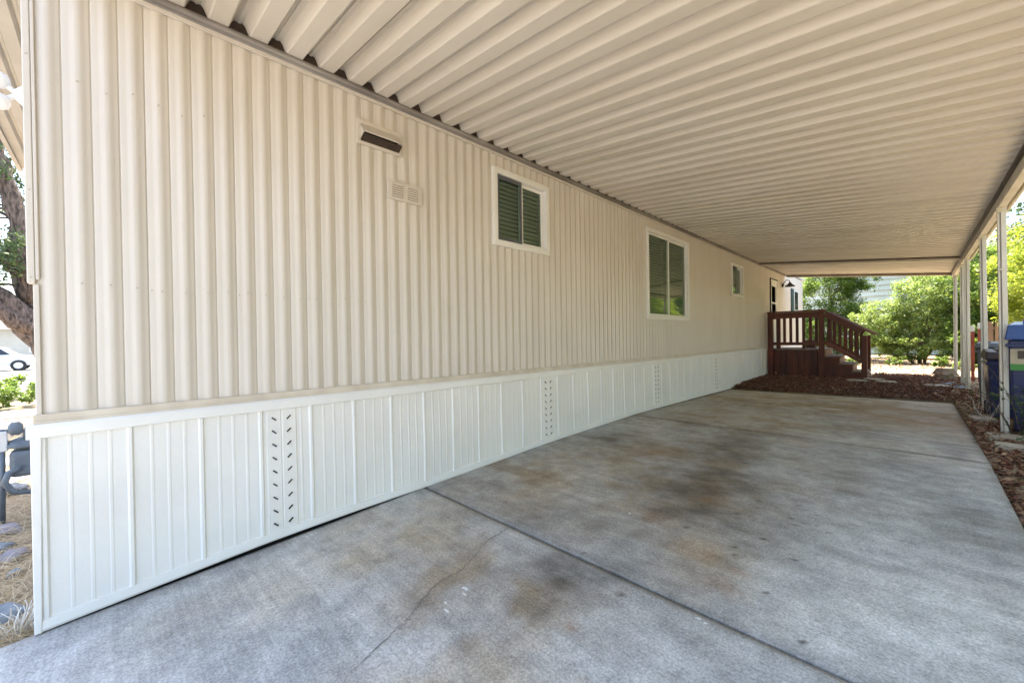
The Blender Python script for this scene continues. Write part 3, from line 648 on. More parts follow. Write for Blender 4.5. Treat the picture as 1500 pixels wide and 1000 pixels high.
# the roof deck closes the pans from above, so no light leaks between sheets
b = MB(); b.hexa([(XR0, RY0, roof_z(XR0)+.072), (XR1, RY0, roof_z(XR1)+.072), (XR1, RY2, roof_z(XR1)+.072), (XR0, RY2, roof_z(XR0)+.072), (XR0, RY0, roof_z(XR0)+.082), (XR1, RY0, roof_z(XR1)+.082), (XR1, RY2, roof_z(XR1)+.082), (XR0, RY2, roof_z(XR0)+.082)])
croof = b.build('roof', M['beam'], carport)
y = RY0; i = 0
while y < RY2-.05:
    if y+PAN > RY2: break
    o = inst('roof_pan', pm, croof, (0, y, .0015*math.sin(i*2.1)), (0, R(.02*math.sin(i*1.3)), 0)); y += PAN; i += 1
# hanger rail on the wall: grey rounded extrusion over a cream flashing, dark blocks above standing for shade in the notches
b = MB(); b.tube([(-2.972, RY0-.02, 3.214), (-2.972, 4, 3.216), (-2.972, 8, 3.213), (-2.972, 12.3, 3.214), (-2.972, RY2, 3.214)], .021, 10); b.box(-3.0, -2.98, RY0, RY2, 3.185, 3.233); b.build('hanger_rail', M['rail'], carport, smooth=True)
b = MB(); b.box(-3.001, -2.984, RY0, RY2, 3.166, 3.190); b.build('rail_flashing', M['siding'], carport)
b = MB(); b.box(-3.001, -2.990, RY0, RY2, 3.236, 3.33); b.build('rail_back', M['brownmetal'], carport)
y = RY0; nb = MB(); nb.box(-2.9845, -2.975, -.052, .052, .004, .066); nbm = nb.mesh('notch_shade', M['brownmetal'])
while y < RY2-.05:
    inst('notch_shade', nbm, carport, (0, y, roof_z(-2.98)-.0)); y += PAN
# side beam, its lip and fascia
ZS = roof_z(.70)
b = MB(); b.box(.668, .735, RY0-.1, RY2, ZS-.135, ZS-.012); b.build('side_beam', M['beam'], carport, bevel=.004)
b = MB(); b.box(.640, .667, RY0, RY2, ZS-.030, ZS+.004); b.build('beam_lip', M['brownmetal'], carport)
b = MB(); b.box(.803, .83, RY0-.1, RY2, ZS-.05, ZS+.10); b.build('gutter', M['beam'], carport, bevel=.004)
# dark strip for the shaded gap, cross channel and end fascia
def slopebar(y0, y1, dz0, dz1, name, m, x0=-2.95, x1=.66):
    b = MB(); b.hexa([(x0, y0, roof_z(x0)+dz0), (x1, y0, roof_z(x1)+dz0), (x1, y1, roof_z(x1)+dz0), (x0, y1, roof_z(x0)+dz0), (x0, y0, roof_z(x0)+dz1), (x1, y0, roof_z(x1)+dz1), (x1, y1, roof_z(x1)+dz1), (x0, y1, roof_z(x0)+dz1)])
    return b.build(name, m, carport)
slopebar(12.36, 12.42, -.034, .002, 'cross_gap_shade', M['darkstrip'])  # dark strip stands for the shaded gap before the lighter beam
slopebar(12.425, 12.50, -.075, -.002, 'cross_channel', M['beam'])
slopebar(15.52, 15.57, -.085, .08, 'end_fascia', M['beam'], -2.95, .80)
slopebar(15.50, 15.518, -.060, -.02, 'fascia_lip', M['darkstrip'], -2.95, .66)
# posts
def post(y, lean=0.0, base=None, extra=''):
    zb = base_z(.7, y)-.06 if base is None else base; zt = ZS-.136
    b = MB(); x0, x1 = .668, .734
    d = lean
    def pr(xa, xb, ya, yb):
        b.hexa([(xa+d, ya, zb), (xb+d, ya, zb), (xb+d, yb, zb), (xa+d, yb, zb), (xa, ya, zt), (xb, ya, zt), (xb, yb, zt), (xa, yb, zt)])
    pr(.693, x1, y, y+.07); pr(x0, .684, y+.012, y+.07); pr(.684, .693, y+.03, y+.07)
    p = b.build('post', M['postpaint'], carport, bevel=.003)
    q = MB(); q.box(x0-.008, x1+.004, y-.005, y-.001, zt-.05, zt+.06); q.build('post_bracket', M['beam'], p)
    if extra:
        q = MB(); zc = 2.0; q.box(x0-.004+d*.3, x1+.004+d*.3, y-.004, y+.074, zc, zc+.018); q.build('post_collar', M['beam'], p)
    return p
post(7.25, .018, extra='c'); post(9.12, .02, extra=''); post(11.68, .004); post(12.82, .004); post(14.92, -.004)
post(4.6); post(1.9, base=-.1); post(-.3, base=-.25)

# ------------------------------------------------------------------ porch with stairs
porch = empty('wooden_porch', (-2.3, 13.3, .13), 'dark red-brown wooden porch with slatted railing and side stairs', 'porch')
porch.location = (0, 0, 0)
PX0, PX1, PY0, PY1, PZ = -2.965, -1.70, 13.24, 14.85, .905
bw = .14; x = PX0; 
while x < PX1-.01:
    b = MB(); zl = .10+random.uniform(-.01, .01); b.box(x+.002, min(x+bw, PX1)-.003, PY0+.012+random.uniform(0, .004), PY0+.032, zl, PZ-.035); b.build('skirt_board', M['wood'], porch, bevel=.002); x += bw
b = MB(); b.box(PX0+.02, PX1-.02, PY0+.036, PY0+.06, .12, PZ-.04); b.box(PX1-.03, PX1-.012, PY0+.06, PY1, .12, PZ-.2); b.build('frame', M['wood'], porch)
y = PY0-.015
while y < PY1:
    b = MB(); b.box(PX0+.005, PX1+.02, y, y+.135, PZ-.035, PZ+random.uniform(-.002, .002)); b.build('deck_board', M['deckboard'], porch, bevel=.002); y += .14
def vpost(x, y, w_, z0, z1, name='post'):
    b = MB(); b.box(x-w_/2, x+w_/2, y-w_/2, y+w_/2, z0, z1); return b.build(name, M['wood'], porch, bevel=.004)
vpost(PX0+.065, PY0-.04, .125, .10, 1.90); vpost(-1.745, PY0-.04, .115, .10, 1.90)
vpost(-1.735, PY1-.3, .09, .5, 1.90)
b = MB(); b.box(PX0-.01, -1.66, PY0-.09, PY0+.05, 1.90, 1.94); b.build('handrail', M['woodrail'], porch, bevel=.004)
b = MB(); b.box(PX0+.13, -1.805, PY0-.055, PY0-.012, 1.74, 1.895); b.build('top_rail', M['woodrail'], porch, bevel=.003)
b = MB(); b.box(PX0+.13, -1.805, PY0-.055, PY0-.012, 1.00, 1.085); b.build('bottom_rail', M['woodrail'], porch, bevel=.003)
# balusters
xs = [-2.72, -2.575, -2.43, -2.285, -2.14, -1.99, -1.86]
for k, x in enumerate(xs):
    b = MB(); lo = .905 if k in (0, 4) else 1.02; ww = .10 if k == 0 else .066
    b.box(x-ww/2, x+ww/2, PY0-.011, PY0+.024, lo, 1.88); b.build('baluster', M['wood'], porch, bevel=.002)
# stairs running out from the wall
ST = [(-1.70, -1.36, .72), (-1.42, -1.10, .535), (-1.16, -.83, .345)]
SY0, SY1 = 13.27, 14.25
for x0, x1, z in ST:
    b = MB(); b.box(x0, x1, SY0-.03, SY1+.03, z-.035, z); b.build('tread', M['deckboard'], porch, bevel=.003)
rx = [(-1.685, .72, .87), (-1.40, .535, .685), (-1.14, .345, .50), (-.87, .14, .31)]
for x, z0, z1 in rx:
    b = MB(); b.box(x, x+.018, SY0+.02, SY1, z0+.001, z1-.001); b.build('riser', M['riser'], porch)
for yy in (SY0-.012, SY1):
    b = MB()
    P = [(-1.69, .10), (-.86, .10), (-.86, .308), (-1.135, .308), (-1.135, .498), (-1.395, .498), (-1.395, .683), (-1.69, .683)]
    k = len(P); b.v = [(p[0], yy, p[1]) for p in P]+[(p[0], yy+.03, p[1]) for p in P]
    b.f = [tuple(range(k))[::-1], tuple(range(k, 2*k))]+[(i, (i+1) % k, k+(i+1) % k, k+i) for i in range(k)]
    b.build('stringer', M['wood'], porch)
for yy, far in ((PY0-.03, 0), (SY1+.045, 1)):
    vpost(-.905, yy, .11, .10, 1.24)
    b = MB(); b.bar((-1.68, yy, 1.905), (-.70, yy, 1.262), .13, .035, side=(0, 1, 0)); b.build('stair_handrail', M['woodrail'], porch, bevel=.004)
    b = MB(); b.bar((-1.68, yy-.002, 1.815), (-.96, yy-.002, 1.345), .036, .135, side=(0, 1, 0)); b.build('stair_top_rail', M['woodrail'], porch, bevel=.003)
    b = MB(); b.bar((-1.68, yy-.002, 1.075), (-.95, yy-.002, .585), .036, .085, side=(0, 1, 0)); b.build('stair_bottom_rail', M['woodrail'], porch, bevel=.003)
    for k in range(6):
        x = -1.60+k*.112; zt = 1.845-(x+1.68)*.653; zb = 1.06-(x+1.68)*.671
        b = MB(); b.box(x-.033, x+.033, yy+.019, yy+.052, zb-.02, zt-.02); b.build('baluster', M['wood'], porch, bevel=.002)
# box standing on the deck
bx = MB(); bx.box(-.11, .11, -.14, .14, 0, .20); bo = bx.build('box', M['boxbrown'], loc=(-2.12, 14.2, PZ+.003), bevel=.006); tag(bo, 'small brown wooden box standing on the porch floor', 'box')
bl_ = MB(); bl_.box(-.118, .118, -.148, .148, .2, .225); bl_.build('lid', M['riser'], bo, bevel=.004)

# porch lamp: barn shade on a gooseneck
lamp = empty('porch_lamp', (-2.99, 15.15, 2.86), 'dark barn-style wall lamp above the porch door', 'lamp')
b = MB(); b.lathe((0, 0, 0), [(.06, -.005), (.06, .02), (.03, .035)], 16, 'x'); b.build('wall_plate', M['brownmetal'], lamp, smooth=True)
b = MB(); b.tube([(.02, 0, 0), (.05, 0, .10), (.11, 0, .16), (.18, 0, .14), (.20, 0, .07)], .012, 8); b.build('arm', M['brownmetal'], lamp, smooth=True)
b = MB(); b.lathe((.20, 0, 0), [(.025, .08), (.04, .06), (.05, .03), (.12, -.02), (.145, -.055), (.138, -.055), (.11, -.02), (.04, .02)], 20); b.build('lamp_shade', M['brownmetal'], lamp, smooth=True)
# twin flood lamp on the end wall
fl = empty('flood_light', (-3.14, -.268, 2.545), 'white twin-head flood light on the house end wall', 'light')
b = MB(); b.lathe((0, 0, 0), [(.062, 0), (.062, -.018), (.045, -.035), (.03, -.05), (.02, -.06)], 20, 'y'); b.build('canopy', M['whiteplastic'], fl, smooth=True)
for s_ in (-1, 1):
    b = MB(); b.tube([(0, -.045, 0), (.0, -.07, s_*.022), (.0, -.085, s_*.035)], .012, 10); b.build('arm', M['whiteplastic'], fl, smooth=True)
    b = MB(); b.lathe((0, -.10, s_*.052), [(.012, .03), (.03, .022), (.040, 0), (.042, -.03), (.038, -.05)], 18, 'y'); b.build('lamp_head', M['whiteplastic'], fl, smooth=True)

# ------------------------------------------------------------------ gas meter beside the end wall
gm = empty('gas_meter', (-5.30, -.53, -.14), 'blue-grey gas meter with curved pipe by the house end wall', 'gas meter')
b = MB(); b.box(-.10, .10, -.085, .085, .36, .58); b.build('body', M['meter'], gm, bevel=.03)
b = MB(); b.lathe((0, 0, .60), [(.115, 0), (.12, .015), (.10, .05), (.05, .075)], 18); b.build('cover', M['meter'], gm, smooth=True)
b = MB(); b.box(-.07, .07, -.155, -.092, .58, .75); b.build('index_box', M['silver'], gm, bevel=.008)
b = MB(); b.tube([(.12, -.02, .44), (.13, -.08, .42), (.13, -.105, .34), (.12, -.06, .25), (.10, .03, .23), (.08, .13, .27), (.07, .2, .32)], .022, 12); b.build('pipe', M['meter'], gm, smooth=True)
b = MB(); b.tube([(-.05, .0, .66), (-.05, .0, .74), (-.05, .09, .77), (-.05, .25, .77)], .02, 10); b.tube([(.05, .0, .66), (.05, .0, .73), (.05, -.12, .76), (.05, -.13, .0)], .018, 10); b.build('riser_pipe', M['meter'], gm, smooth=True)
b = MB(); b.lathe((.05, -.05, .76), [(.03, -.04), (.055, -.02), (.055, .02), (.03, .04)], 16, 'y'); b.build('regulator', M['meter'], gm, smooth=True)

# ------------------------------------------------------------------ bins
def bin_(loc, wd, dp, h, lidm, bodym, name, label, lid_h=.06, rotz=0, group=None, wheels=True):
    e = empty(name, loc, label, 'bin', group); e.rotation_euler = (0, 0, rotz)
    b = MB(); t = .86
    b.hexa([(-wd/2*t, -dp/2*t, .03), (wd/2*t, -dp/2*t, .03), (wd/2*t, dp/2*t, .03), (-wd/2*t, dp/2*t, .03), (-wd/2, -dp/2, h), (wd/2, -dp/2, h), (wd/2, dp/2, h), (-wd/2, dp/2, h)])
    b.build('body', bodym, e, bevel=.02)
    b = MB(); b.box(-wd/2-.018, wd/2+.018, -dp/2-.018, dp/2+.018, h-.075, h-.045); b.build('rim', bodym, e, bevel=.006)
    b = MB(); b.hexa([(-wd/2-.025, -dp/2-.03, h+.002), (wd/2+.025, -dp/2-.03, h+.002), (wd/2+.025, dp/2+.03, h+.002), (-wd/2-.025, dp/2+.03, h+.002), (-wd/2, -dp/2, h+lid_h), (wd/2, -dp/2, h+lid_h), (wd/2, dp/2, h+lid_h*1.25), (-wd/2, dp/2, h+lid_h*1.25)])
    ld = b.build('lid', lidm, e, bevel=.012)
    for k in (-1, 0, 1):
        b = MB(); b.box(k*wd*.28-.02, k*wd*.28+.02, -dp/2+.04, dp/2-.04, h+lid_h*1.0, h+lid_h*1.35); b.build('lid_rib', lidm, ld, bevel=.005)
    if wheels:
        for s_ in (-1, 1):
            b = MB(); b.lathe((s_*wd*.42, dp*.46, .10), [(.10, -.025), (.10, .025)], 18, 'x'); b.build('wheel', M['rubber'], e)
    return e
bin_((.915, 8.50, .13), .50, .55, .80, M['darkplastic'], M['blueplastic'], 'recycling_bin', 'blue recycling bin with dark brown lid behind the rust-streaked post', .10)
bin_((.96, 9.75, .12), .55, .6, .93, M['greyplastic'], M['greyplastic'], 'trash_bin', 'dark grey trash bin standing behind the brown-lidded blue bin', .07, R(-6))
b3 = bin_((1.06, 7.43, .14), .56, .60, 1.06, M['bluelid'], M['blueplastic'], 'recycling_bin', 'tall blue recycling bin with light blue lid and cream label', .17, R(-10))
lb = MB(); lb.box(-.262, .22, -.314, -.300, .74, .96); l_ = lb.build('label_plate', M['cream'], b3); 
lb = MB(); lb.box(-.262, .22, -.3175, -.3142, .72, .79); lb.build('label_band', M['lgreen'], l_)
lb = MB(); lb.box(-.21, -.13, -.3175, -.3142, .85, .94); lb.box(.0, .15, -.3175, -.3142, .87, .90); lb.box(.0, .12, -.3175, -.3142, .92, .94); lb.build('label_print', M['ldark'], l_)

# ------------------------------------------------------------------ small yard things
def rockmesh(r, seed, sq=(1, 1, .6)):
    import bmesh
    bm = bmesh.new(); bmesh.ops.create_icosphere(bm, subdivisions=3, radius=1)
    pl = [(Vector((random.gauss(0, 1), random.gauss(0, 1), random.gauss(0, 1))).normalized(), random.uniform(.62, .95)) for _ in range(13)]
    for v_ in bm.verts:
        d = v_.co.normalized(); k = 1.0
        for n_, h in pl:
            c = d.dot(n_)
            if c > 1e-3: k = min(k, h/c)
        p = d*k*(1+.06*mnoise.noise(d*3+Vector((seed, 0, 0)))); v_.co = Vector((p.x*sq[0], p.y*sq[1], p.z*sq[2]))*r
    me = bpy.data.meshes.new('rock'); bm.to_mesh(me); bm.free(); return me
def rock(x, y, r, m, label, seed, sq=(1, 1, .6), sink=.3):
    me = rockmesh(r, seed, sq); me.materials.append(M[m])
    o = bpy.data.objects.new('rock', me); C.objects.link(o); o.location = (x, y, ground_z(x, y)+r*sq[2]*(1-sink)*.6); o.rotation_euler = (0, 0, random.uniform(0, 6))
    tag(o, label, 'rock', 'rocks by the house end')
rock(-6.35, -.78, .15, 'rock', 'dark blue-grey rock below the gas meter pipe', 1, (1.1, .9, .55))
rock(-4.35, -.50, .085, 'rockp', 'purple-grey broken rock against the white skirting', 2)
rock(-4.62, -.62, .10, 'rock', 'flat blue-grey rock in straw beside purple rock', 3, (1.2, 1, .5))
rock(-3.38, -.42, .085, 'rock', 'pale blue-grey rock by the driveway corner', 4, (1.2, .9, .7))
rock(-7.0, -.80, .16, 'rockp', 'low grey rock in the straw beyond the gas meter', 5, (1.3, 1, .4))
rock(-5.05, -.62, .13, 'rockp', 'flat lilac-grey slab of rock in the straw', 6, (1.3, .9, .3))
rock(-4.02, -.46, .05, 'rock', 'small blue rock touching the skirting corner', 7)
rock(-7.9, -.95, .2, 'rock', 'weathered grey rock near the sidewalk', 8, (1.2, 1, .45))

def paver(x, y, lx, ly, rot, label):
    b = MB(); b.box(-lx/2, lx/2, -ly/2, ly/2, -.03, .045); o = b.build('paver', M['paver'], loc=(x, y, base_z(x, y)+.012), bevel=.008); o.rotation_euler = (R(random.uniform(-1, 1)), R(random.uniform(-2, 2)), rot)
    tag(o, label, 'paver', 'concrete pavers beside the driveway')
paver(.86, 6.90, .62, .24, R(2), 'long concrete paver lying in front of the rust-streaked post')
paver(.86, 6.38, .60, .22, R(-3), 'pale concrete paver lying beside the driveway joint')
paver(.60, 8.0, .20, .30, R(8), 'small concrete paver in front of the brown-lidded blue bin')
for k, (x, y) in enumerate([(-.72, 13.0), (-.50, 12.5), (.3, 12.2), (-1.0, 12.45)]):
    b = MB(); b.lathe((0, 0, 0), [(.16, -.02), (.17, .012), (.155, .022)], 11); b.v = [(v_[0]*1.2*(1+.1*math.sin(i*5+k)), v_[1]*(1+.1*math.cos(i*3+k)), v_[2]) for i, v_ in enumerate(b.v)]
    o = b.build('stepping_stone', M['paver'], loc=(x, y, base_z(x, y)+.035)); tag(o, ['flat stepping stone nearest the porch stair foot', 'flat stepping stone in bark mulch before the stairs', 'flat stepping stone in bark mulch near the carport posts', 'flat stepping stone in bark mulch below the stair rail'][k], 'stone', 'stepping stones in the mulch')
# two stacked concrete pier blocks
for k, (z0, lab) in enumerate(((.13, 'lower of two stacked concrete pier blocks'), (.285, 'upper tapered concrete pier block of a stacked pair'))):
    b = MB(); a, t = (.15, .14) if k == 0 else (.17, .10)
    b.hexa([(-a, -a, 0), (a, -a, 0), (a, a, 0), (-a, a, 0), (-t, -t, .15), (t, -t, .15), (t, t, .15), (-t, t, .15)])
    o = b.build('pier_block', M['pier'], loc=(.48, 14.1, z0), bevel=.012); o.rotation_euler = (0, 0, R(14+20*k)); tag(o, lab+' by the far carport post', 'pier block', 'stacked pier blocks')
# red stakes with white tops
for k, (x, y, h, lab) in enumerate([(.93, 14.2, 1.30, 'shorter red stake with white top near the carport posts'), (1.02, 14.0, 1.36, 'taller red stake with white top near the carport posts')]):
    e = empty('stake', (x, y, .14), lab, 'stake', 'red stakes')
    b = MB(); b.box(-.028, .028, -.028, .028, -.1, h-.14); b.build('shaft', M['redpaint'], e, bevel=.004)
    b = MB(); b.box(-.029, .029, -.029, .029, h-.14, h); b.build('cap', M['whiteplastic'], e, bevel=.004)
# crumpled plastic scraps
for k, (x, y, s_, lab) in enumerate([(.62, 12.05, .17, 'crumpled blue-grey plastic sheet beside the carport post'), (.52, 12.75, .13, 'small crumpled blue-grey plastic scrap on the mulch')]):
    n = 16; b = MB()
    for j in range(n+1):
        for i in range(n+1):
            u, v_ = i/n-.5, j/n-.5; p = Vector((u*5+k*9, v_*5, 0))
            h = .35*abs(mnoise.noise(p))+.22*abs(mnoise.noise(p*2.3))
            b.v.append(((u+.15*mnoise.noise(p*1.7))*2*s_, (v_+.15*mnoise.noise(p*1.7+Vector((4, 4, 4))))*2*s_, h*s_*(1-2*max(abs(u), abs(v_)))*2))
    b.f = [(j*(n+1)+i, j*(n+1)+i+1, (j+1)*(n+1)+i+1, (j+1)*(n+1)+i) for j in range(n) for i in range(n)]
    o = b.build('plastic_scrap', M['tarp'], loc=(x, y, base_z(x, y)+.03)); tag(o, lab, 'scrap', 'plastic scraps')

# ------------------------------------------------------------------ mulch, litter, straw
def zs_of(P): return np.array([base_z(x, y)-.02 if (-3.02 < x < .47 and 9.8 < y < 10.7) else ground_z(x, y) for x, y in P])
def chips(name, n, xr, yr, keep, size, m, thick=.35, lift=.02):
    P = np.stack([rng.uniform(*xr, n), rng.uniform(*yr, n)], -1); P = P[[keep(x, y) for x, y in P]]
    k = len(P); Z = zs_of(P)+rng.uniform(0, lift, k)
    L_ = size*rng.uniform(.5, 1.5, k); Sc = np.stack([L_*rng.uniform(.25, .55, k), L_, L_*thick*rng.uniform(.3, .7, k)], -1)
    o = scatter(name, BOXV, BOXF, np.column_stack([P, Z]), rand_rot(k, .35), Sc, m); return tag(o, kind='stuff')
def far_edge(x): return 9.95+.33*(x+3)/3.455
chips('bark_mulch', 32000, (-2.97, .75), (9.95, 15.2), lambda x, y: (y > far_edge(x)-.05+.10*mnoise.noise(Vector((x*3, y*0, 2)))) and (y < 13.2 or x > -.8) and not (x > .2 and y > 12.8 and random.random() < .3), .034, M['mulch'], lift=.05)
bpy.data.objects['bark_mulch']['label'] = 'reddish brown bark mulch between the driveway and porch'
chips('strip_mulch', 9000, (.44, 1.5), (2.5, 12.5), lambda x, y: x > .462 and random.random() < max(0, 1.15-(x-.46)*1.1) and (y < 8.3 or random.random() < .25), .036, M['mulch'], lift=.04)
bpy.data.objects['strip_mulch']['label'] = 'reddish bark mulch strip along the right driveway edge'
# dry leaves on mulch and soil
def leaves(name, n, xr, yr, size, m, keep=lambda x, y: True, lift=.03, label=None):
    P = np.stack([rng.uniform(*xr, n), rng.uniform(*yr, n)], -1); P = P[[keep(x, y) for x, y in P]]; k = len(P)
    Z = zs_of(P)+.012+rng.uniform(0, lift, k); s_ = size*rng.uniform(.6, 1.5, k)
    o = scatter(name, *LEAF, np.column_stack([P, Z]), rand_rot(k, .35), np.stack([s_, s_, s_], -1), m); tag(o, label, kind='stuff'); return o
leaves('leaf_litter', 7000, (-2.9, 4), (10.2, 24), .07, M['litter'], keep=lambda x, y: y > far_edge(x)+.1 and not (x < -.8 and 13.2 < y < 15), label='dry fallen leaves on the yard behind the carport')
leaves('edge_litter', 3500, (.47, 1.8), (3, 13), .06, M['litter'], label='dry fallen leaves along the driveway edge', lift=.045)
# a few leaves blown onto the mulch edge of the slab
def straw():
    n = 12000; X = -3.05-rng.random(n)**1.2*8.5; Y = X*rng.uniform(.07, .16, n)-.02*rng.random(n)
    ok = Y < -.29; X, Y = X[ok], Y[ok]; k = len(X)
    P = np.stack([X, Y], -1); Z = zs_of(P)+rng.uniform(.0, .03, k)
    bv = [(-.5, 0, 0), (.5, 0, 0), (.45, .5, .10), (-.45, .5, .10), (.15, 1, .05), (-.15, 1, .05)]; bf = [(0, 1, 2, 3), (3, 2, 4, 5)]
    L_ = rng.uniform(.05, .20, k); Sc = np.stack([rng.uniform(.0012, .0035, k), L_, L_], -1)
    o = scatter('dry_straw', bv, bf, np.column_stack([P, Z]), rand_rot(k, .22), Sc, M['straw']); tag(o, 'dry straw and needles covering the ground by the house end', kind='stuff')
straw()
# pale dry weed at the skirting corner
def weed(x, y, n, h, m, name, label, cat, spread=.12, wd=.002, zb=None):
    V = []; F = []
    zb = ground_z(x, y) if zb is None else zb
    for i in range(n):
        a = random.uniform(0, 6.28); r = random.uniform(0, spread*.35); p = Vector((x+r*math.cos(a), y+r*math.sin(a), zb)); d = Vector((math.cos(a)*random.uniform(.1, 1), math.sin(a)*random.uniform(.1, 1), random.uniform(.5, 1.3))).normalized()
        k = len(V); nn = 6; sd = Vector((-math.sin(a), math.cos(a), 0))*wd
        for j in range(nn+1):
            V += [tuple(p-sd), tuple(p+sd)]; p = p+d*h/nn*random.uniform(.7, 1.2); d = (d+Vector((random.gauss(0, .22), random.gauss(0, .22), random.gauss(-.08, .15)))).normalized()
        F += [(k+2*j, k+2*j+1, k+2*j+3, k+2*j+2) for j in range(nn)]
    o = big_mesh(name, V, F, m); return tag(o, label, cat)
weed(-3.16, -.36, 60, .15, M['drystem'], 'dry_weed', 'pale dry weed tuft at the white skirting corner', 'weed')
weed(.62, 7.75, 24, .35, M['drystem'], 'dry_grass', 'dry pale grass tuft at the foot of the blue bin', 'grass', .15)

# ------------------------------------------------------------------ plants and trees
def clump_leaves(centers, radii, n, size, up_bias=.55, squash=1.0):
    centers = np.array(centers); k = len(centers); idx = rng.integers(0, k, n)
    d = rng.normal(0, 1, (n, 3)); d /= np.linalg.norm(d, axis=1)[:, None]
    rr = rng.random(n)**.55
    P = centers[idx]+d*(np.array(radii)[idx]*rr)[:, None]*np.array([1, 1, squash])
    s_ = size*rng.uniform(.55, 1.35, n)
    return P, rand_rot(n, up_bias), np.stack([s_*1.15, s_, s_], -1)
def crown_centers(ellipsoids, nc, shell=.55):
    out = []; rad = []
    for (cx_, cy_, cz_, rx_, ry_, rz_, wt) in ellipsoids:
        for _ in range(int(nc*wt)):
            d = Vector((random.gauss(0, 1), random.gauss(0, 1), random.gauss(0, 1))).normalized(); r = random.uniform(shell, 1.0)
            out.append((cx_+d.x*rx_*r, cy_+d.y*ry_*r, cz_+d.z*rz_*r)); rad.append(random.uniform(.16, .34)*min(rx_, rz_))
    return out, rad
def tree(name, base, trunk, ellipsoids, nclump, nleaf, size, leafm, barkm, label, cat, group=None, tilt=.55, squash=.8, zmin=.1, shell=.5, limbs=True, rmax=None):
    e = empty(name, base, label, cat, group); bx_, by_, bz_ = base
    cen, rad = crown_centers(ellipsoids, nclump, shell)
    if rmax: rad = [min(r, rmax) for r in rad]
    b = MB()
    for pts, r0, r1 in trunk:
        m_ = len(pts); b.tube(pts, [r0+(r1-r0)*i/(m_-1) for i in range(m_)], 10, True, .25)
    if limbs:
        top = Vector(trunk[0][0][-1]); mid = Vector(trunk[0][0][len(trunk[0][0])//2])
        for c in random.sample(cen, min(26, len(cen))):
            s_ = mid.lerp(top, random.random()); c = Vector(c); h = s_.lerp(c, .5)+Vector((random.gauss(0, .1), random.gauss(0, .1), .1))
            r = trunk[0][2]*.45; b.tube([s_, h, c], [r, r*.6, r*.25], 6)
    b.build('trunk', barkm, e, smooth=True)
    P, Rm, Sc = clump_leaves(cen, rad, nleaf, size, tilt, squash)
    P[:, 2] = np.maximum(P[:, 2], zmin)
    scatter('crown', *LEAF, P, Rm, Sc, leafm, e)
    return e
def bent(p0, p1, n=7, j=.06):
    p0, p1 = Vector(p0), Vector(p1)
    return [tuple(p0.lerp(p1, i/(n-1))+Vector((random.gauss(0, j), random.gauss(0, j), 0))*(0 if i == 0 else 1)) for i in range(n)]

# rear yard (coordinates local to each tree's base)
tree('arching_shrub', (.10, 20.6, .19), [(bent((0, 0, -.1), (.05, 0, 1.3)), .07, .03), (bent((.1, .1, -.1), (.6, .1, 1.5)), .05, .02), (bent((-.1, 0, -.1), (-.7, 0, 1.5)), .05, .02)],
     [(.15, 0, 2.2, 1.1, .9, 1.2, .34), (-1.0, -.1, 1.4, .95, .7, .95, .2), (.9, 0, 1.9, .8, .7, 1.2, .2), (0, -.3, .75, 1.6, .7, .65, .26)], 420, 42000, .07, M['leaf_lime'], M['bark2'], 'large arching lime-green shrub behind the carport end', 'shrub', rmax=.22)
tree('leafy_tree', (-2.75, 22.6, .2), [(bent((0, 0, -.1), (.1, 0, 2.8)), .12, .05)],
     [(-.1, 0, 3.0, 1.35, 1.1, 1.8, .4), (0, -.3, 1.2, 1.5, .9, 1.2, .4), (.85, -.1, 3.7, 1.0, .8, .9, .2), (1.0, -.3, 1.7, .8, .7, .8, .15)], 380, 42000, .085, M['leaf_mid'], M['bark2'], 'broad mid-green tree beyond the house rear corner', 'tree', rmax=.28)
tree('leafy_shrub', (1.45, 20.2, .2), [(bent((0, 0, -.1), (.0, .1, 2.0)), .06, .03)],
     [(0, 0, 2.4, 1.0, .9, 1.7, .55), (.1, -.4, .8, 1.0, .7, .8, .45)], 300, 28000, .075, M['leaf_mid'], M['bark2'], 'mid-green shrub between arching shrub and bright trees', 'shrub', rmax=.24)
tree('leafy_shrub', (-.6, 24.2, .2), [(bent((0, 0, -.1), (.0, .1, 1.0)), .06, .03)],
     [(0, 0, .9, 1.6, .8, .9, .6), (1.2, 0, 1.4, .8, .8, 1.0, .4)], 200, 16000, .09, M['leaf_mid'], M['bark2'], 'low mid-green shrub under the pale green neighbour house wall', 'shrub', rmax=.28)
tree('bright_tree', (3.05, 17.5, .2), [(bent((0, 0, -.1), (.1, 0, 3.2)), .09, .04), (bent((.2, .1, -.1), (.7, .2, 3.0)), .06, .03)],
     [(-.1, 0, 2.9, 1.5, 1.2, 1.9, .5), (.5, -1.2, 2.4, 1.2, 1.1, 1.5, .25), (-.6, .6, 2.0, 1.0, .9, 1.2, .25)], 330, 34000, .08, M['leaf_yel'], M['bark2'], 'bright yellow-green tree over the wooden fence', 'tree', rmax=.28)
tree('bright_tree', (2.55, 13.6, .18), [(bent((0, 0, -.1), (.1, 0, 1.9)), .07, .03)],
     [(0, 0, 2.2, .85, .9, 1.2, .6), (.5, -.6, 1.7, .8, .8, .9, .4)], 190, 18000, .07, M['leaf_yel'], M['bark2'], 'smaller bright yellow-green tree beside the carport posts', 'tree', rmax=.24)
tree('low_shrub', (1.62, 12.3, .16), [(bent((0, 0, -.1), (.0, .1, .6)), .03, .015)], [(0, 0, .62, .42, .55, .5, 1)], 60, 5500, .055, M['leaf_yel'], M['bark2'], 'low bright green shrub behind the grey trash bin', 'shrub', rmax=.2)
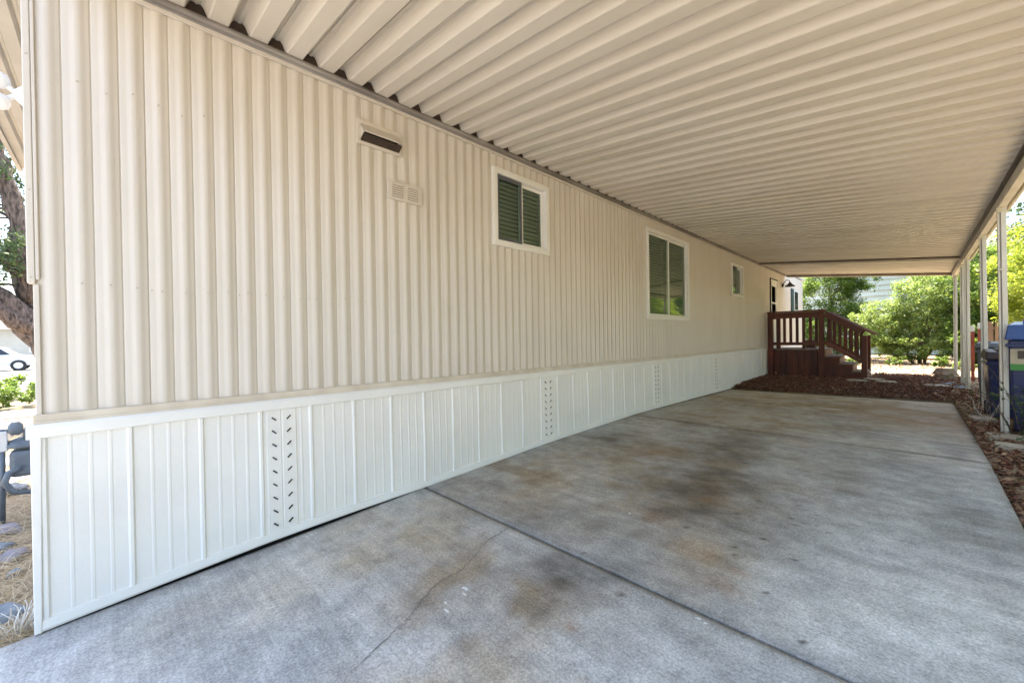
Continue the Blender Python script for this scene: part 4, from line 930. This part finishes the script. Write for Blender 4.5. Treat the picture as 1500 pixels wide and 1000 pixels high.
tree('dark_tree', (4.4, 25.0, .2), [(bent((0, 0, -.1), (.1, 0, 4.2)), .16, .05)],
     [(0, 0, 4.3, 2.2, 1.6, 2.6, .7), (.8, .3, 3.0, 1.8, 1.3, 1.6, .3)], 260, 20000, .12, M['leaf_dark'], M['bark2'], 'tall dark green tree beyond the bright trees', 'tree', rmax=.42)
tree('leafy_tree', (1.3, 25.2, .2), [(bent((0, 0, -.1), (.1, 0, 3.2)), .10, .05)],
     [(0, 0, 3.6, 1.7, 1.1, 1.7, .7), (.9, .1, 2.4, 1.3, .9, 1.2, .3)], 230, 20000, .10, M['leaf_mid'], M['bark2'], 'mid-green tree against the pale green neighbour house', 'tree', rmax=.32)
for k, (x, y, s_, lab) in enumerate([(-1.5, 18.9, .34, 'low green ground plant near the porch side'), (.55, 19.1, .26, 'low green ground plant before the arching shrub'), (-.5, 19.4, .3, 'low green ground plant beside the arching shrub stems'), (1.0, 17.4, .26, 'low green ground plant behind the pier blocks')]):
    tree('ground_plant', (x, y, .17), [(bent((0, 0, -.05), (0, 0, .2), 4, .02), .015, .006)], [(0, 0, .16, s_, s_, .18, 1)], 22, 900, .06, M['leaf_mid'], M['bark2'], lab, 'plant', 'low plants in the yard', limbs=False, zmin=.03)
for k, (y_, lab) in enumerate([(10.4, 'unseen yellow-green tree added behind the bins to block side sky'), (6.8, 'unseen yellow-green tree added past the labelled bin to block side sky'), (3.0, 'unseen yellow-green tree added by the driveway to block side sky'), (-.6, 'unseen yellow-green tree added nearest the street to block side sky')]):  # unseen row of trees added to block sky light from the side
    tree('bright_tree', (3.3, y_, .1), [(bent((0, 0, -.1), (.1, 0, 2.8)), .09, .04)], [(0, 0, 2.9, 1.2, 1.7, 2.0, .6), (.2, -.6, 1.3, 1.1, 1.5, 1.2, .4)], 200, 14000, .11, M['leaf_yel'], M['bark2'], lab, 'tree', rmax=.34)
# tall conifer at the right
def conifer(name, base, h, r, n, m, label, cat, group=None):
    e = empty(name, base, label, cat, group)
    b = MB(); b.tube([(0, 0, -.2), (.02, 0, h*.5), (0, 0, h)], [r*.09, r*.05, .02], 8)
    P = []; Dv = []
    nb = int(h*13)
    for i in range(nb):
        z = h*(.18+.80*i/nb); L_ = r*(1-(z/h)**1.3)*random.uniform(.7, 1.1)+.1; a = random.uniform(0, 6.28)
        p0 = Vector((0, 0, z)); p1 = Vector((math.cos(a)*L_, math.sin(a)*L_, z-.18*L_)); b.tube([p0, p0.lerp(p1, .5)+Vector((0, 0, .08*L_)), p1], [.025, .015, .006], 5)
        for q in range(int(n/nb)):
            t = random.uniform(.25, 1); P.append(p0.lerp(p1, t)+Vector((random.gauss(0, .10), random.gauss(0, .10), random.gauss(0, .07))))
    b.build('trunk', M['bark2'], e, smooth=True)
    P = np.array([tuple(p) for p in P]); k = len(P); s_ = rng.uniform(.10, .22, k)
    scatter('crown', *LEAF, P, rand_rot(k, .6), np.stack([s_*.45, s_, s_], -1), m, e)
    return e
conifer('conifer', (4.1, 19.5, .2), 8.2, 1.75, 9000, M['needle_b'], 'tall blue-green conifer rising above the bright trees', 'tree')
# plants at the right driveway edge
def leafy_stems(name, x, y, n, h, spread, m, label, size=.035, per=26):
    e = empty(name, (x, y, ground_z(x, y)), label, 'plant'); b = MB(); P = []
    for i in range(n):
        a = random.uniform(0, 6.28); p = Vector((random.gauss(0, .03), random.gauss(0, .03), 0)); d = Vector((math.cos(a)*spread, math.sin(a)*spread, 1)).normalized(); pts = [p]
        hh = h*random.uniform(.6, 1.1)
        for j in range(6):
            p = p+d*hh/6; d = (d+Vector((math.cos(a)*.12+random.gauss(0, .08), math.sin(a)*.12+random.gauss(0, .08), -.06))).normalized(); pts.append(p)
        b.tube(pts, [.005-.0006*j for j in range(7)], 5)
        for j in range(per):
            t = random.uniform(.15, 1)*6; k = min(5, int(t)); q = pts[k].lerp(pts[k+1], t-k); P.append(tuple(q+Vector((random.gauss(0, .025), random.gauss(0, .025), random.gauss(0, .02)))))
    b.build('stems', M['bark2'], e)
    P = np.array(P); k = len(P); s_ = size*rng.uniform(.6, 1.4, k)
    scatter('leaves', *LEAF, P, rand_rot(k, .6), np.stack([s_, s_, s_], -1), m, e); return e
leafy_stems('edge_plant', 1.02, 6.75, 26, .75, .35, M['leaf_dark'], 'dark leafy plant growing in front of the labelled blue bin', .045, 40)
leafy_stems('edge_plant', .92, 5.55, 18, .42, .45, M['leaf_dark'], 'low dark leafy plant beside the pale paver', .045, 40)
leafy_stems('edge_plant', .80, 7.06, 7, .95, .22, M['leaf_dark'], 'thin leafy sprig climbing the rust-streaked post', .035, 22)
leafy_stems('edge_plant', 1.0, 4.6, 16, .4, .5, M['leaf_mid'], 'spreading green plant at the driveway edge', .045, 36)

# left side: old conifer, hedge, street
old = empty('old_conifer', (-11.2, -.42, -.2), 'old twisted conifer with thick bare limbs past the house corner', 'tree')
b = MB()
def limb(keys, r0, r1, rough=.35):
    pts = []; 
    for a, c in zip(keys[:-1], keys[1:]):
        for k in range(5): pts.append(Vector(a).lerp(Vector(c), k/5)+Vector((random.gauss(0, .015), random.gauss(0, .015), 0)))
    pts.append(Vector(keys[-1])); n = len(pts); b.tube(pts, [r0+(r1-r0)*i/(n-1) for i in range(n)], 14, True, rough)
limb([(0, .05, -.2), (.02, 0, .8), (0, -.15, 1.4), (-.05, -.40, 2.0), (-.1, -.62, 2.6), (-.1, -.70, 3.4)], .36, .20)
limb([(0, -.10, 1.0), (.05, -.45, 1.6), (.05, -.85, 2.2), (0, -1.4, 2.75), (0, -2.4, 3.4)], .30, .10)
limb([(0, -.50, 2.3), (.1, -.66, 3.1), (.15, -.74, 3.9), (.1, -.95, 4.8), (.1, -1.2, 5.8)], .19, .07)
limb([(-.05, -.6, 2.6), (.1, -.92, 3.05), (.2, -1.35, 3.3), (.3, -2.0, 3.6)], .10, .03)
limb([(.1, -.35, 1.7), (.25, -.75, 1.9), (.35, -1.2, 2.45), (.4, -1.8, 2.7)], .16, .05)
limb([(0, .1, 1.4), (-.4, .6, 2.8), (-.8, 1.4, 4.5)], .22, .08)
for k in range(16):
    s_ = Vector((random.uniform(-.1, .2), random.uniform(-.7, -.2), random.uniform(2.4, 4.6))); a = s_+Vector((random.uniform(-.5, .5), random.uniform(-.9, .2), random.uniform(-.3, .5))); b.tube([s_, s_.lerp(a, .5)+Vector((0, 0, .1)), a], [.03, .02, .008], 6)
b.build('trunk', M['bark'], old, smooth=True)
cen = [(random.uniform(-.5, .6), random.uniform(-1.3, -.5), random.uniform(3.3, 5.4)) for _ in range(26)]+[(random.uniform(.1, .9), random.uniform(-1.3, -.65), random.uniform(2.5, 3.3)) for _ in range(15)]+[(random.uniform(-1.8, 1.8), random.uniform(-2.6, 1.8), random.uniform(4.0, 6.6)) for _ in range(90)]+[(random.uniform(-1.0, 1.0), random.uniform(-3.0, -1.2), random.uniform(2.6, 4.2)) for _ in range(16)]
P, Rm, Sc = clump_leaves(cen, [random.uniform(.15, .38) for _ in cen], 12000, .10, .8, .75); Sc[:, 0] *= .45
scatter('crown', *LEAF, P, Rm, Sc, M['needle'], old)
hedge = tree('clipped_hedge', (-15.6, -2.25, -.2), [(bent((0, 0, -.1), (0, 0, .5), 4), .05, .02)], [(0, 0, .42, 1.0, 1.15, .46, .5), (.2, .6, .4, .8, .7, .42, .25), (.1, -1.3, .42, .9, 1.0, .45, .25)], 130, 11000, .06, M['leaf_mid'], M['bark2'], 'rounded green hedge in front of the street', 'hedge', rmax=.2)
b = MB(); b.box(-14.5, -13.1, -60, 60, -.30, -.165); tag(b.build('sidewalk', M['walkconc'], bevel=.01), kind='structure')
b = MB(); b.add([(-60, -100, -.19), (-17.5, -100, -.19), (-17.5, 100, -.19), (-60, 100, -.19)], [(0, 1, 2, 3)]); tag(b.build('street', M['asphalt']), kind='structure')
b = MB(); b.add([(-17.3, -60, -.62), (60, -60, -.62), (60, -5.6, -.44), (-17.3, -5.6, -.44)], [(0, 1, 2, 3)]); tag(b.build('road', M['asphalt']), kind='structure')
b = MB(); b.box(-17.5, -17.3, -60, 60, -.3, -.08); tag(b.build('kerb', M['walkconc'], bevel=.01), kind='structure')
# parked car on the street
car = empty('parked_car', (-39, -5.4, -.19), 'silver car parked across the street behind the hedge', 'car'); car.rotation_euler = (0, 0, R(0))
def carbody():
    P = [(-2.1, .30), (2.1, .30), (2.15, .55), (2.1, .85), (1.25, .95), (.7, 1.42), (-.9, 1.45), (-1.7, .98), (-2.12, .88), (-2.16, .5)]
    b = MB(); k = len(P); ws = [.86, .86, .86, .86, .84, .66, .66, .84, .86, .86]
    b.v = [(-ws[i], p[0], p[1]) for i, p in enumerate(P)]+[(ws[i], p[0], p[1]) for i, p in enumerate(P)]
    b.f = [tuple(range(k)), tuple(range(k, 2*k))[::-1]]+[((i+1) % k, i, k+i, k+(i+1) % k) for i in range(k)]
    return b
carbody().build('body', M['silver'], car, bevel=.06)
for s_ in (-1, 1):
    b = MB(); P = [(1.05, .98), (.62, 1.36), (-.85, 1.38), (-1.5, 1.0)]
    xo = [.845, .70, .70, .845]; b.v = [(s_*xo[i], p[0], p[1]) for i, p in enumerate(P)]+[(s_*(xo[i]+.006), p[0], p[1]) for i, p in enumerate(P)]; b.f = [(0, 1, 2, 3), (7, 6, 5, 4), (0, 4, 5, 1), (1, 5, 6, 2), (2, 6, 7, 3), (3, 7, 4, 0)]; b.build('side_window', M['carglass'], car)
    for yy in (1.35, -1.35):
        b = MB(); b.lathe((s_*.80, yy, .32), [(.32, -.1), (.33, 0), (.32, .1)], 20, 'x'); wh = b.build('wheel', M['rubber'], car); b = MB(); b.lathe((s_*.86, yy, .32), [(.19, -.05), (.19, .055)], 16, 'x'); b.build('rim', M['silver'], wh)
# house across the street
hs = empty('street_house', (-62, -4, -.2), 'pale house across the street behind the parked car', 'house')
b = MB(); b.box(-4, 4, -9, 9, -.2, 3.0); b.build('wall', M['tansiding'], hs)
b = MB(); b.add([(-4.6, -9.6, 3.0), (4.6, -9.6, 3.0), (0, -9.6, 4.6), (-4.6, 9.6, 3.0), (4.6, 9.6, 3.0), (0, 9.6, 4.6)], [(0, 1, 2), (3, 5, 4), (1, 4, 5, 2), (0, 2, 5, 3), (0, 3, 4, 1)]); b.build('roof', M['nroof'], hs)
for yy in (-6, -1.5, 3.5):
    b = MB(); b.box(3.99, 4.06, yy, yy+1.6, .9, 2.2); wn = b.build('window', M['vinyl'], hs); b = MB(); b.box(4.061, 4.07, yy+.1, yy+1.5, 1.0, 2.1); b.build('pane', M['carglass'], wn)
tree('street_tree', (-52, -10, -.2), [(bent((0, 0, -.1), (0, 0, 4), 6, .1), .2, .08)], [(0, 0, 5, 3, 3, 2.6, 1)], 90, 6000, .3, M['leaf_mid'], M['bark2'], 'rounded green tree across the street', 'tree', rmax=.9)

# ------------------------------------------------------------------ rear neighbour house and fence
nh = empty('neighbour_house', (2, 28.5, .2), 'pale green lap-sided house behind the rear trees', 'house')
b = MB(); b.box(-9, 9, 0, 6, -.3, 4.9); b.build('wall_core', M['nsiding'], nh)
lap = MB(); lap.hexa([(-9.02, -.075, 0), (9.02, -.075, 0), (9.02, -.002, 0), (-9.02, -.002, 0), (-9.02, -.012, .275), (9.02, -.012, .275), (9.02, -.002, .275), (-9.02, -.002, .275)]); lapm = lap.mesh('lap_board', M['nsiding'])
for k in range(17): inst('lap_board', lapm, nh, (0, 0, .02+k*.276))
b = MB(); b.add([(-9.6, -.5, 4.9), (9.6, -.5, 4.9), (9.6, 6.5, 4.9), (-9.6, 6.5, 4.9), (-9.6, 3, 6.3), (9.6, 3, 6.3)], [(0, 3, 2, 1), (0, 1, 5, 4), (2, 3, 4, 5), (0, 4, 3), (1, 2, 5)]); b.build('roof', M['nroof'], nh)
for x0 in (-.9, 3.2):
    b = MB(); b.box(x0, x0+1.3, -.07, -.02, 1.2, 2.5); wn = b.build('window', M['vinyl'], nh); b = MB(); b.box(x0+.08, x0+1.22, -.078, -.071, 1.28, 2.42); b.build('pane', M['carglass'], wn)
fe = empty('wooden_fence', (1.6, 19.0, .2), 'weathered brown wooden board fence below the bright trees', 'fence')
fe.rotation_euler = (0, 0, R(-8))
bd = MB(); bd.box(0, .125, -.01, .01, 0, 1.45); bdm = bd.mesh('fence_board', M['fence'])
for k in range(40): inst('fence_board', bdm, fe, (-.2+k*.14, 0, -.05+.02*math.sin(k*3)), (0, R(random.uniform(-.6, .6)), 0))
for z in (.3, 1.15):
    b = MB(); b.box(-.2, 5.5, .011, .05, z, z+.09); b.build('fence_rail', M['fence'], fe)
